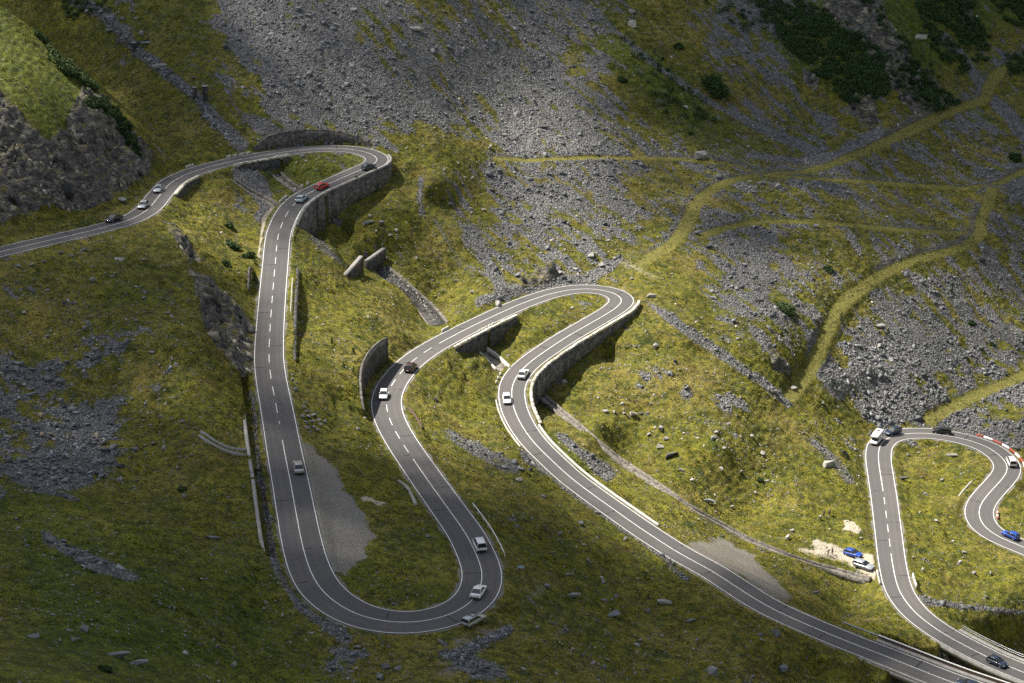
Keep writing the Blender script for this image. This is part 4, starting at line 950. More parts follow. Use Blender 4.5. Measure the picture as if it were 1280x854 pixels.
CL = [('sedan', BLACK, 142, 273, RA, -1, 'black sedan leading the three cars below the left rock face'),
 ('hatch', SILV, 179, 256.5, RA, -1, 'silver hatchback in the middle of the three cars below the left rock face'),
 ('sedan', SILV, 198, 236, RA, -1, 'silver sedan last of the three cars below the left rock face'),
 ('hatch', NAVY, 461, 208.3, RA, -1, 'dark car turning in the tip of the topmost hairpin'),
 ('hatch', RED, 402.5, 232.5, RA, -1, 'red car above the arches of the tall hairpin wall'),
 ('sedan', ICE, 377, 247.8, RA, -1, 'pale blue sedan just behind the red car'),
 ('suv', MAR, 513.5, 459.5, RA, 1, 'dark off-roader with a roof rack driving up the middle road'),
 ('hatch', WHITE, 479.5, 493.5, RA, -1, 'white hatchback beside the high dark wall of the middle road bend'),
 ('sedan', WHITE, 654, 467, RA, -1, 'white sedan above the stone channel mouth in the central hairpin'),
 ('hatch', WHITE, 633.5, 498.5, RA, 1, 'white hatchback on the inner lane of the central hairpin'),
 ('sedan', BEIGE, 372.7, 583, RA, -1, 'beige silver sedan alone on the long straight next to the gravel lay-by'),
 ('mpv', WHITE, 599.5, 681, RA, 1, 'white people carrier beside the white guardrail at the bottom hairpin'),
 ('sedan', WHITE, 598, 739, RA, 1, 'white sedan in the outer curve of the bottom hairpin'),
 ('suv', NAVY, 1116, 540, RB, -1, 'dark car following the white camper van'),
 ('wagon', BLACK, 1177, 538.5, RB, -1, 'black estate car at the top of the right-hand loop'),
 ('mpv', WHITE, 1264, 577, RB, -1, 'white van beside the red and white barrier'),
 ('hatch', BLUE, 1263, 668.5, RB, -1, 'bright blue car on the last bend at the right edge'),
 ('hatch', NAVY, 1247, 827.5, RB, -1, 'dark blue hatchback on the right-hand bridge'),
 ('hatch', NAVY, 1210, 856, RA, -1, 'dark car cut off by the bottom edge on the lower bridge')]
for kd, m, x_, y_, Ln, d_, lab in CL:
    place(car(kd, m, lab, rack=(kd == 'suv' and m is MAR)), x_, y_, d_, Ln)
cv = place(camper('white camper van rounding the tight corner of the right-hand loop'), 1096, 547, -1, RB, dz=1.2); cv.scale = (.86, .86, .86)
w14 = car('wagon', SILV, 'silver grey estate car standing half on the verge of the bottom hairpin', rack=True); place(w14, 592, 774.5, 1, RA, turn=R(6))
place(car('hatch', BLUE, 'blue parked car on the gravel by the right-hand road', ), 1066.5, 692.5, (8, 2.0)); place(car('wagon', SILV, 'silver parked car in front of the blue parked one'), 1080, 707, (8, 2.6))
# ------------------------------------------------------------------ people (skinned skeletons)
def skin_mesh(name, verts, edges, radii, mat, parent, sub=1):
    me = bpy.data.meshes.new(name); me.from_pydata(verts, edges, []); o = bpy.data.objects.new(name, me); link(o, None)
    md = o.modifiers.new('s', 'SKIN'); sv = me.skin_vertices[0].data
    for i, r in enumerate(radii): sv[i].radius = (r, r) if not isinstance(r, tuple) else r
    sv[0].use_root = True; s2 = o.modifiers.new('u', 'SUBSURF'); s2.levels = sub; s2.render_levels = sub
    dg = bpy.context.evaluated_depsgraph_get(); nm = bpy.data.meshes.new_from_object(o.evaluated_get(dg)); bpy.data.objects.remove(o); nm.name = name
    nm.materials.clear(); nm.materials.append(mat); nm.polygons.foreach_set('use_smooth', np.ones(len(nm.polygons), bool)); return link(bpy.data.objects.new(name, nm), parent)
MSKIN = plain('skin', (.50, .30, .22), .6, var=.05); MHAIR = plain('hair', (.03, .02, .015), .8); MSHOE = plain('shoes', (.05, .045, .04), .8)
def person(px, py, rz, label, top, legs, bend=0., crouch=0.):
    """bend: forward lean of the trunk (radians); crouch: 0..1"""
    g = ground_of(px, py)[0]; root = empty('person', tuple(g), rz); tag(root, label, 'person'); hip = .92-.42*crouch; sb, cb = math.sin(bend), math.cos(bend)
    def tr(u, y=0, f=0): return (u*sb+f*cb, y, hip+u*cb-f*sb)          # along the trunk from the hip
    kx = .10+.36*crouch
    V = [(0, 0, hip), tr(.22), tr(.44), tr(.50), tr(.58, 0, .01), tr(.66, 0, .02), tr(.78, 0, .01)]; E_ = [(0, 1), (1, 2), (2, 3), (3, 4), (4, 5), (5, 6)]; Rr = [.13, .12, .14, .07, .055, .085, .07]
    for s in (-1, 1):
        b = len(V); V += [(0, s*.10, hip-.06), (kx, s*.13, .50-.08*crouch), (-.02, s*.13, .09), (.10, s*.14, .04)]; E_ += [(0, b), (b, b+1), (b+1, b+2), (b+2, b+3)]; Rr += [.095, .062, .042, .035]
        b = len(V); el = (tr(.20)[0]+.08+.10*s, s*.30, tr(.20)[2]); ha = (tr(.02)[0]+.20+.06*s, s*.27, tr(.0)[2]+.02); V += [tr(.43, s*.18), el, ha]; E_ += [(2, b), (b, b+1), (b+1, b+2)]; Rr += [.06, .042, .028]
        for q in range(5):
            c = len(V); dy = (q-1.5)*.018 if q < 4 else -.045*s; ln = (.07, .08, .075, .06, .05)[q]; V += [(ha[0]+.03, ha[1]+dy, ha[2]-.05), (ha[0]+.045, ha[1]+dy*1.1, ha[2]-.05-ln*.5), (ha[0]+.035, ha[1]+dy*1.1, ha[2]-.05-ln)]; E_ += [(b+2, c), (c, c+1), (c+1, c+2)]; Rr += [.010, .009, .008]
    skin_mesh('body', V, E_, Rr, MSKIN, root)
    tv = [(0, 0, hip-.05), tr(.22), tr(.42), tr(.49)]; te = [(0, 1), (1, 2), (2, 3)]; tr_ = [.15, .145, .16, .09]
    for s in (-1, 1):
        b = len(tv); tv += [tr(.43, s*.19), (tr(.20)[0]+.08+.10*s, s*.30, tr(.20)[2]), (tr(.02)[0]+.18+.06*s, s*.275, tr(.03)[2]+.03)]; te += [(2, b), (b, b+1), (b+1, b+2)]; tr_ += [.085, .06, .045]
    skin_mesh('jacket', tv, te, tr_, top, root)
    lv = [(0, 0, hip)]; le = []; lr = [.14]
    for s in (-1, 1): b = len(lv); lv += [(0, s*.10, hip-.08), (kx, s*.13, .50-.08*crouch), (-.02, s*.13, .13)]; le += [(0, b), (b, b+1), (b+1, b+2)]; lr += [.115, .085, .065]
    skin_mesh('trousers', lv, le, lr, legs, root)
    skin_mesh('hair', [tr(.73, 0, -.03), tr(.82, 0, -.01), tr(.80, 0, .04)], [(0, 1), (1, 2)], [.09, .075, .05], MHAIR, root)
    for s in (-1, 1): skin_mesh('shoe', [(-.06, s*.13, .045), (.06, s*.135, .04), (.17, s*.14, .035)], [(0, 1), (1, 2)], [.05, .048, .035], MSHOE, root)
    return root
C1, C2, C3, C4 = plain('dark_jacket', (.03, .03, .04)), plain('grey_jacket', (.12, .13, .15)), plain('pale_shirt', (.45, .42, .38)), plain('dark_trousers', (.035, .035, .045))
person(1030, 646.5, 2.4, 'person in a dark jacket, left one of the pair walking on the meadow', C1, C4)
person(1037, 645, 2.2, 'person in grey, right one of the pair walking on the meadow', C2, C4)
person(1025, 650, 1., 'person in a pale shirt crouching beside the walking pair', C3, C4, .5, .8)
person(1034.5, 693.5, 0., 'person bending over on the pale rock near the parked cars', C1, C4, .9, .25)
person(1040, 693, .5, 'person standing upright on the pale rock near the parked cars', C2, C4)
# small concrete plate lying on the bank outside the bottom hairpin
P = ground_of(650, 711)[0]; r = empty('metal_plate', tuple(P)); tag(r, 'small blue grey plate lying on the grass right of the bottom hairpin', 'plate'); fix_normals(np_mesh('panel', *box((0, 0, .25), (1.5, .9, .18)), plain('blue_grey_metal', (.20, .26, .30), .6), False, r)); fix_normals(np_mesh('frame', *box((0, 0, .05), (1.3, .7, .3)), MCON, False, r))
# ------------------------------------------------------------------ stones
def rock_material(name, lo, mid, hi, attr='tone'):
    t = NT(name); a = t.attr(attr, 'Fac'); P = t.pos(); n = t.noise(P, 1.6, 5, .65)
    c = t.ramp(a, [(0., lo), (.5, mid), (.86, hi), (1., tuple(min(1, x*1.45) for x in hi))]); c = t.mix(t.rng(n, .35, .65, .45, 0.), c, [x*.5 for x in lo]); c = t.mix(t.rng(t.noise(P, .6, 3), .55, .68, 0, .35), c, (.17, .165, .09))
    t.base(c); t.bump(n, .5, .25); return t.m
MROCK = rock_material('scree_rock', (.105, .109, .118), (.205, .210, .220), (.31, .313, .318)); MROCKP = rock_material('pale_rock', (.20, .195, .18), (.32, .31, .29), (.50, .48, .43))
def rock_templates(n, pts, flat, seed, sub=0):
    g = np.random.default_rng(seed); out = []
    for _ in range(n):
        bm = bmesh.new()
        for p in g.normal(size=(pts, 3)):
            p = p/np.linalg.norm(p)*(.75+.25*g.random()); p = np.sign(p)*np.abs(p)**.75; bm.verts.new((p[0], p[1]*.8, p[2]*flat))
        r = bmesh.ops.convex_hull(bm, input=bm.verts); bmesh.ops.delete(bm, geom=[v for v in bm.verts if not v.link_faces], context='VERTS'); bmesh.ops.triangulate(bm, faces=bm.faces); bm.verts.index_update()
        out.append((np.array([v.co[:] for v in bm.verts]), np.array([[v.index for v in f.verts] for f in bm.faces]))); bm.free()
    return out
def rotm(n, tilt, g):
    a = g.random(n)*2*np.pi; b = g.normal(size=n)*tilt; c = g.normal(size=n)*tilt
    ca, sa, cb, sb, cc, sc = np.cos(a), np.sin(a), np.cos(b), np.sin(b), np.cos(c), np.sin(c); z = np.zeros(n); o = np.ones(n)
    Rz = np.stack([np.stack([ca, -sa, z], -1), np.stack([sa, ca, z], -1), np.stack([z, z, o], -1)], 1)
    Rx = np.stack([np.stack([o, z, z], -1), np.stack([z, cb, -sb], -1), np.stack([z, sb, cb], -1)], 1)
    Ry = np.stack([np.stack([cc, z, sc], -1), np.stack([z, o, z], -1), np.stack([-sc, z, cc], -1)], 1)
    return Rx@Ry@Rz
TPL = rock_templates(18, 9, .42, 5)
def scatter(name, X, Y, S, mat, seed, tilt=.45, sink=.25, tpl=TPL, tone=None, kind='stuff'):
    g = np.random.default_rng(seed); n = len(X); Z = gz_at(X, Y); Mx = rotm(n, tilt, g); which = g.integers(0, len(tpl), n); Vs, Fs, Ts = [], [], []; n0 = 0
    e = .8; nx_ = (gz_at(X+e, Y)-gz_at(X-e, Y))/(2*e); ny_ = (gz_at(X, Y+e)-gz_at(X, Y-e))/(2*e)
    tone = g.random(n) if tone is None else tone; St = S[:, None]*(.75+.5*g.random((n, 3)))
    for t_, (v, f) in enumerate(tpl):
        m = np.flatnonzero(which == t_)
        if not len(m): continue
        p = np.einsum('nij,nkj->nki', Mx[m], v[None]*St[m][:, None, :]); p[..., 2] += (p[..., 0]*nx_[m, None]+p[..., 1]*ny_[m, None])*.6
        p += np.stack([X[m], Y[m], Z[m]+S[m]*.55*(1-2*sink)], 1)[:, None]
        Vs.append(p.reshape(-1, 3)); Fs.append((f[None]+(np.arange(len(m))*len(v))[:, None, None]).reshape(-1, 3)+n0); Ts.append(np.repeat(tone[m], len(v))); n0 += len(m)*len(v)
    o = np_mesh(name, np.concatenate(Vs), np.concatenate(Fs), mat, False, attrs={'tone': np.concatenate(Ts)})
    return tag(o, kind=kind) if kind else o
def lookup(A, x, y):
    i = np.clip(np.searchsorted(gx, x)-1, 0, len(gx)-1); j = np.clip(np.searchsorted(gy, y)-1, 0, len(gy)-1); return A[j, i]
def sample(n, seed):
    g = np.random.default_rng(seed); x = g.uniform(-168, 178, n); y = g.uniform(226, 650, n); z = gz_at(x, y); a, b, zc = proj(x, y, z); m = (a > -50) & (a < 1330) & (b > -30) & (b < 900); return x[m], y[m], a[m], b[m], zc[m], g
NS = 420000
x, y, a, b, zc, g = sample(NS, 11); sc = lookup(scree, x, y); rd = lookup(ROADDIST, x, y); tk = lookup(TRK, x, y); cl = lookup(cliff, x, y); gv = lookup(gravel, x, y)
chd = lookup(near_chan, x, y)
cl_noise = fbm(x, y, 5., 99, 3)
ok = (g.random(len(x)) < sc**1.3*.95*(.6+.8*cl_noise)) & (rd > 1.4) & (tk > -.2) & (cl < .4) & (chd > .5)
big = cell_look(SG, a, b)
S = np.exp(g.normal(size=len(x))*.62)*(.135+.06*(b > 420)+.10*fbm(x, y, 20, 7, 2)*(big > .5)); S = np.clip(S, .08, 1.3)
scatter('scree_stones', x[ok], y[ok], S[ok], MROCK, 3, tone=np.clip(.45+.23*g.normal(size=ok.sum())+.35*(fbm(x[ok], y[ok], 30, 17, 2)-.5), 0, 1))
print('scree stones', ok.sum())
x, y, a, b, zc, g = sample(480000, 12); sc = lookup(scree, x, y); rd = lookup(ROADDIST, x, y); tk = lookup(TRK, x, y); cl = lookup(cliff, x, y); gv = lookup(gravel, x, y); d_ = cell_look(SG, a, b); chd = lookup(near_chan, x, y)
clump = fbm(x, y, 7., 55, 4, .6); kn_ = (a < 200) & (b < 300) & inpoly(a, b, KPOLY)
ok = (g.random(len(x)) < np.clip(.10+.75*d_, 0, 1)*sstep(.40, .62, clump+.12*d_)) & (sc < .6) & (rd > 1.3) & (tk > .2) & (cl < .3) & (gv < .2) & ~kn_ & (chd > .5)
S = np.clip(np.exp(g.normal(size=len(x))*.5)*.15, .07, .75); scatter('field_stones', x[ok], y[ok], S[ok], MROCKP, 4, sink=.35, tone=np.clip(.4+.25*g.normal(size=ok.sum()), 0, 1)); print('field stones', ok.sum())
# broken rock standing out of the rock faces
x, y, a, b, zc, g = sample(1500000, 15); cl = lookup(cliff, x, y); m = (cl > .45) & (g.random(len(x)) < .17*sstep(.36, .6, fbm(x, y, 4., 61, 3))) ; x, y = x[m], y[m]
e = .8; slp = np.hypot(gz_at(x+e, y)-gz_at(x-e, y), gz_at(x, y+e)-gz_at(x, y-e))/(2*e); m = g.random(len(x)) < .12+.5*np.clip(slp-.4, 0, 1.2); x, y = x[m], y[m]
S = np.clip(np.exp(g.normal(size=len(x))*.5)*.62, .25, 2.0); scatter('rock_face_blocks', x, y, S, rock_material('cliff_rock', (.05, .05, .05), (.14, .135, .125), (.40, .36, .28)), 6, .55, .62, tpl=rock_templates(14, 8, .8, 8), tone=np.clip(.35+.28*g.normal(size=len(x))+.5*(fbm(x, y, 12, 27, 2)-.5), 0, 1)); print('face blocks', len(x))
# rubble heaps (countless small stones): long heap outside the bottom hairpin, and beds of the two streams
def heap(name, pl, wd, n, s0, hgt, seed, mat=MROCK, label=None):
    g = np.random.default_rng(seed); k = g.random(n)*(len(pl)-1); i = k.astype(int); f = k-i; pl = np.array(pl, float); wd = np.array(wd, float); c = pl[i]*(1-f)[:, None]+pl[i+1]*f[:, None]; w = wd[i]*(1-f)+wd[i+1]*f
    r = np.clip(g.normal(size=(n, 2))*.45, -1, 1); q = c+r*np.stack([w, w*.6], 1); P = ground_of(q[:, 0], q[:, 1]); S = np.clip(np.exp(g.normal(size=n)*.4)*s0, .08, 1.2)
    o = scatter(name, P[:, 0], P[:, 1], S, mat, seed, .7, .3, kind=None); return o
heap('stone_pile', [(552, 820), (575, 818), (600, 805), (622, 796), (638, 785)], [9, 13, 11, 10, 6], 900, .26, 1, 21).name = 'stone_pile'
tag(bpy.data.objects['stone_pile'], kind='stuff')
o = heap('stream_boulders', [(88, -5), (120, 12), (150, 45), (180, 70), (205, 88), (225, 108), (250, 128), (262, 150), (290, 175)], [9, 9, 10, 7, 7, 5, 5, 7, 12], 1100, .36, 1, 22); tag(o, kind='stuff')
o = heap('channel_rubble', [(476, 336), (500, 352), (522, 372), (545, 400)], [7, 7, 7, 5], 260, .28, 1, 23, MROCKP); tag(o, kind='stuff')
# single boulders
def boulder_mesh(seed, flat=.6, pts=10):
    v, f = rock_templates(1, pts, flat, seed)[0]; bm = bmesh.new(); vs = [bm.verts.new(p) for p in v]; [bm.faces.new([vs[i] for i in q]) for q in f]
    bmesh.ops.recalc_face_normals(bm, faces=bm.faces); bmesh.ops.dissolve_limit(bm, angle_limit=R(12), verts=bm.verts, edges=bm.edges); bmesh.ops.bevel(bm, geom=list(bm.edges), offset=.035, segments=1, affect='EDGES')
    bmesh.ops.triangulate(bm, faces=bm.faces); me = bpy.data.meshes.new('boulder'); bm.to_mesh(me); bm.free()
    me.attributes.new('tone', 'FLOAT', 'POINT').data.foreach_set('value', np.full(len(me.vertices), .35+.4*((seed*.37) % 1), np.float32)); return me
BM = {}
for nm, mt in (('g', MROCK), ('p', MROCKP), ('t', rock_material('tan_rock', (.26, .20, .13), (.40, .32, .21), (.52, .43, .30))), ('d', rock_material('dark_rock', (.04, .04, .042), (.085, .085, .09), (.15, .15, .15)))):
    for fl in (.45, .75):
        for q in range(4): me = boulder_mesh(int(100*fl)+q*7+ord(nm), fl); me.materials.append(mt); BM[(nm, fl, q)] = me
bn = [0]
def boulder(px_, py_, w, label, tone='g', flat=.75, group=None, asp=1., P=None):
    if P is None: P = ground_of(px_, py_+w*.18)[0]
    s = w/2/(F/(P[1]*CT-P[2]*ST)); bn[0] += 1; q = bn[0]
    o = bpy.data.objects.new('boulder', BM[(tone, flat, q % 4)]); COL.objects.link(o); o.location = (P[0], P[1], P[2]+s*flat*.42); o.scale = (s*1.08*asp, s*.95, s*1.0); o.rotation_euler = (.15*math.sin(q*2.1), .15*math.cos(q*1.7), (q*1.3 % .9)-.45 if asp > 1.2 else q*1.37)
    return tag(o, label, 'boulder', group)
for t_ in [(137,24,17,'largest boulder of the boulder stream at the top left','g'),(127,14.5,11,'smaller boulder just above the largest one in the boulder stream','g'),(154,22,12,'lone angular boulder on the grass right of the boulder stream','g'),
 (178,41,10,'pale blocky boulder on the grass above the old stone dam','g'),(184,52,13,'flat slab boulder touching the right end of the old stone dam','g',.45),(199,81,15,'long pale boulder lying in the boulder stream below the old dam','p',.45),(283,60,11,'dark boulder alone on the green slope left of the great scree','d'),
 (520,35,17,'biggest pale boulder lying high on the great scree','p',.45),(440,81,10,'round greenish boulder in the middle of the great scree','p'),(400,60,11,'rounded grey boulder on the left half of the great scree','g'),(505,57,11,'grey boulder just below the biggest pale scree boulder','g'),
 (791,14,14,'upper pale boulder of the cluster on the green slope top centre','p'),(790,30,16,'larger pale boulder of the cluster on the green slope top centre','p'),(876,194,20,'white wedge boulder at the end of the upper grassy track','p'),(857,134,11,'pale boulder left of the big round bush slope','p'),
 (678,157,17,'dark flat slab on the lit scree below its centre','d',.45),(1149,45,20,'long pale slab beside the stony gully at the top right','p',.45),(152,248,13,'flat boulder at the foot of the left rock face by the road','g',.45),(151,323,12,'thin pale slab on the grass below the left road','p',.45),
 (458,278,13,'slab boulder leading the small rock group under the tall hairpin wall','g',.45),(478,278,9,'small boulder second in the rock group under the tall hairpin wall','g'),(623,380,13,'white boulder right beside the upper edge of the middle road','p',.75),(349,239,7,'grey boulder on the lawn inside the topmost hairpin','g'),
 (739,319,13,'white boulder in the rubble above the central hairpin','p'),(813,369,13,'pale flat rock at the tip of the central hairpin','p',.45),(972,233,11,'leaning pale slab below the upper track at right','p',.75),(1228,324,14,'large dark boulder beside the track junction at the far right','d'),
 (1100,406,12,'pale boulder near the upper edge of the right scree field','p',.45),(1101,431,15,'largest boulder in the right scree field','p',.45),(1186,463,10,'lichen-covered boulder deep in the right scree field','p'),(168,560,15,'largest boulder at the right tip of the left rubble field','g'),
 (151,583,13,'dark boulder near the bottom of the left rubble field','d'),(207,560,11,'pale upright boulder on the grass right of the left rubble field','p'),(191,554,7,'small upright stone between the rubble field and the pale boulder','g'),(51,518,11,'tan boulder in the upper part of the left rubble field','t'),
 (52,543,9,'left of two adjoining tan boulders in the left rubble field','t'),(64.5,543,9,'right of two adjoining tan boulders in the left rubble field','t'),(121,544,9,'tan boulder near the right end of the left rubble field','t'),(39,492,16,'wide flat boulder at the top of the left rubble field','g',.45),
 (230,620,9,'grey boulder with green plants at the end of the left rubble field','g'),(545,499,9,'dark boulder on the slope between the middle road and central hairpin','d'),(819,432,11,'pale boulder on the slope right of the central hairpin wall','p'),(843,452,8,'dark boulder standing on the slope right of the central hairpin','d'),
 (706,477,10,'pale boulder in the meadow beside the stone channel mouth','p'),(664,587,9,'dark stone just left of the road below the central hairpin','d'),(649,600,11,'pale boulder at the edge of the cloud shadow left of the central road','p'),(841,568,17,'large dark boulder on the sunny meadow right of the stone channel','d',.45),
 (885,625,14,'flat boulder beside the lower part of the long stone channel','g',.45),(1034,579,21,'biggest boulder on the sunny meadow left of the right-hand loop','p',.45),(1189,568,11,'flat pale boulder on the grass inside the right-hand loop','p',.45),(1130,598,15,'brown grey slab on the grass inside the right-hand loop','d',.45),
 (992,485,12,'pale boulder below the lower end of the long grassy track','p'),(967,489,10,'pale upright boulder left of the lower end of the long track','p'),(106,786,18,'rock outcrop in the dark foreground grass at the bottom left','g',.75),(145,816,26,'big oval slab in the dark foreground grass at the bottom left','g',.45),
 (172,827,20,'long thin slab next to the big oval slab at the bottom left','g',.45),(42,793,16,'low grey outcrop at the left edge of the bottom left grass','g',.45),(292,831,11,'lone pale boulder in the dark grass at the bottom','p'),(266,671,15,'flat rock on the dark hump left of the straight road','g',.45),
 (498,835,12,'right boulder of the cluster below the bottom hairpin','g'),(475,847,13,'lowest boulder of the cluster below the bottom hairpin','g'),(482,833,14,'upper left boulder of the cluster below the bottom hairpin','g'),
 (684,731,14,'boulder on the shaded slope beyond the bottom hairpin, nearest the small plate','g'),(715,743,16,'broad boulder on the shaded slope, right of the one by the small plate','g',.45),(765,766,20,'longest flat slab on the shaded slope between the two lower roads','g',.45),(830,751,15,'pale flat boulder on the shaded slope near the lower road','p',.45),
 (861,775,14,'grey slab below the pale flat boulder on the shaded slope','g',.45),(892,838,20,'craggy boulder at the bottom edge below the lower road','g',.75),(979,836,15,'boulder at the bottom edge left of the lower bridge','g'),(971,791,15,'dark boulder close under the lower road','d'),(1019,740,12,'flat stone in the shadow right of the lay-by by the lower road','g',.45)]:
    boulder(t_[0], t_[1], t_[2], t_[3], t_[4], t_[5] if len(t_) > 5 else .75, asp=1.5 if len(t_) > 5 and t_[5] < .5 else 1.)
GR = [([(136,38,13),(170,22,8),(242,96,7),(254,104,6),(210,90,8),(190,74,7)], 'grey boulder in or beside the boulder stream at the top left', 'small boulders of the boulder stream', 'g'),
 ([(398,99,9),(487,134,8),(484,148,8),(374,11,12),(443,11,12),(483,4,11),(385,19,13),(355,33,7),(420,30,8),(330,30,7),(462,120,7),(545,60,7),(560,100,7),(610,60,7),(716,82,10),(640,80,7),(600,140,7),(580,120,7),(690,110,8),(735,130,8),(700,170,7),(770,165,8),(805,180,8),(650,30,8)], 'grey boulder half buried in the great scree slope', 'boulders in the great scree', 'g'),
 ([(562,254,8),(489,294,9),(509,185,6),(530,270,6),(590,222,7),(545,236,6),(605,262,7),(520,322,8),(570,350,7),(590,365,7),(540,350,7),(470,288,7),(463,270,7),(495,288,6)], 'pale stone on the green slope below the topmost hairpin wall', 'stones below the topmost hairpin', 'p'),
 ([(752,331,11),(840,342,7),(700,340,8),(720,336,8),(768,322,8),(790,348,7),(760,300,7),(690,300,7),(720,270,7),(660,280,7),(800,285,7),(830,260,7)], 'pale stone in the rubble above the central hairpin', 'stones above the central hairpin', 'p'),
 ([(757,513,11),(768,514,8),(780,517,7),(792,517,12),(801,516,7),(810,517,7)], 'stone of the row standing along the grassy bench right of the channel', 'row of stones on the grassy bench', 'p'),
 ([(826,535,11),(825,557,13),(812,542,9),(851,587,11),(892,547,10),(954,567,11),(915,633,9),(901,585,10),(833,548,8),(865,600,7),(905,560,8),(925,590,7),(940,545,8),(960,600,7),(895,540,8)], 'grey boulder on the sunny meadow right of the long channel', 'boulders on the sunny meadow', 'p'),
 ([(381,503,8),(380,509,8),(383,514,8),(379,520,9),(386,521,9),(392,518,9),(382,527,10),(390,526,10),(398,524,9),(384,535,10),(392,533,10),(400,530,9),(406,527,7),(396,536,8),(388,539,9),(366,468,6),(365,474,6),(369,486,9),(370,478,6)], 'blue grey stone of the heap on the grass beside the long straight road', 'stones heaped beside the long straight road', 'g'),
 ([(20,500,9),(75,500,10),(95,515,10),(60,530,11),(110,530,10),(85,545,12),(130,545,10),(100,560,12),(70,565,12),(45,560,12),(20,545,11),(140,560,12),(120,575,13),(95,585,11),(150,598,11),(170,600,9),(125,595,12),(60,585,10),(30,575,11),(155,505,7),(200,520,8),(215,523,8),(228,527,8),(165,498,8),(152,500,8),(10,470,10),(30,480,8)], 'dark grey block in the rubble field at the left', 'blocks of the left rubble field', 'g'),
 ([(679,620,12),(754,726,11),(755,749,9),(810,763,10),(827,794,9),(755,834,10),(794,840,9),(950,793,10),(726,653,11),(712,718,11),(700,667,10),(647,658,10),(781,673,12),(535,670,8),(495,755,8),(665,648,7),(690,690,8),(735,700,8),(790,690,8),(770,745,8),(745,775,8),(870,800,8),(700,790,8),(800,800,7)], 'grey stone in the shaded grass between the bottom hairpin and the lower road', 'stones on the shaded lower slope', 'g'),
 ([(984,671,11),(990,662,8),(1155,712,10),(1217,716,8),(1200,702,9),(1232,745,8),(1150,640,7),(1170,650,8),(1205,690,7),(1192,676,7),(1157,618,7),(1177,600,7),(1102,600,6)], 'pale stone in the grass around the right-hand loop road', 'stones around the right-hand loop', 'p'),
 ([(91,800,9),(23,660,8),(35,682,8),(120,752,6),(200,755,7),(215,757,8),(250,805,8),(270,808,7),(60,765,6),(240,745,6),(330,760,6),(30,840,7),(75,800,7),(180,700,6)], 'small stone in the dark foreground grass', 'stones in the dark foreground', 'g'),
 ([(40,330,9),(55,326,9),(75,315,9),(90,318,9),(105,312,9),(140,296,8),(22,332,9),(115,350,10),(170,358,7),(180,372,8),(60,362,9),(92,378,9),(30,390,9),(140,345,6),(180,324,8),(105,410,9),(210,390,8),(170,400,8),(60,420,9),(130,430,8),(190,440,8),(220,455,9),(150,462,7)], 'grey stone on the grass hillside below the left road', 'stones on the left hillside', 'g'),
 ([(1020,283,10),(1227,309,9),(1196,514,9),(1145,470,9),(1085,455,8),(1120,495,8),(1160,440,8),(1060,430,9),(1075,410,8),(1210,440,8),(1240,400,8),(1250,360,8),(1180,350,7),(1130,300,7),(1060,300,7),(1000,300,7),(950,300,7),(930,330,8),(970,350,8),(1010,330,7),(900,350,8),(920,360,8),(1230,540,9),(1210,525,8),(1250,510,8),(1090,250,7),(1150,260,7),(1200,200,8),(1180,180,8),(1120,200,8)], 'grey block in the stony ground around the old tracks', 'blocks around the old tracks', 'g')]
for lst, lab, grp, tn in GR:
    for px_, py_, w in lst: boulder(px_, py_, w, lab, tn, .75 if (px_+py_) % 2 else .45, grp)
# ------------------------------------------------------------------ shrubs
def leaf_mat(name, a_, b_):
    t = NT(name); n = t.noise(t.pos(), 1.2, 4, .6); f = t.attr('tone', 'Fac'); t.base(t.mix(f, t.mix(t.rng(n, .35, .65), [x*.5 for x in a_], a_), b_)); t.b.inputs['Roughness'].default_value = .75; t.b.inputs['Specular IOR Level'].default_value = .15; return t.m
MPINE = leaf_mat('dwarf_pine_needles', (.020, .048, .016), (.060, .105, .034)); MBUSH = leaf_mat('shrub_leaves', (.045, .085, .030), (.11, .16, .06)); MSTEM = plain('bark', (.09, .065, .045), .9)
def leaves(C_, Rr, n, size, g, flat=.7):
    """n leaf quads spread through clumps C_ (k,3) with radii Rr"""
    k = g.integers(0, len(C_), n); d = g.normal(size=(n, 3)); d /= np.linalg.norm(d, axis=1)[:, None]; r = g.random(n)**.33; p = C_[k]+d*(r*Rr[k])[:, None]*np.array([1, 1, flat])
    u = g.normal(size=(n, 3)); u /= np.linalg.norm(u, axis=1)[:, None]; v = np.cross(u, g.normal(size=(n, 3))); v /= np.linalg.norm(v, axis=1)[:, None]; s = size*(.6+.8*g.random(n))[:, None]
    V = np.stack([p-u*s, p-v*s*.5, p+u*s, p+v*s*.5], 1).reshape(-1, 3); Fq = np.arange(n*4).reshape(-1, 4); tone = np.repeat(np.clip(.25+.5*(d[:, 2]*.5+.5)*r+.3*g.random(n)-.15, 0, 1), 4); return V, Fq, tone
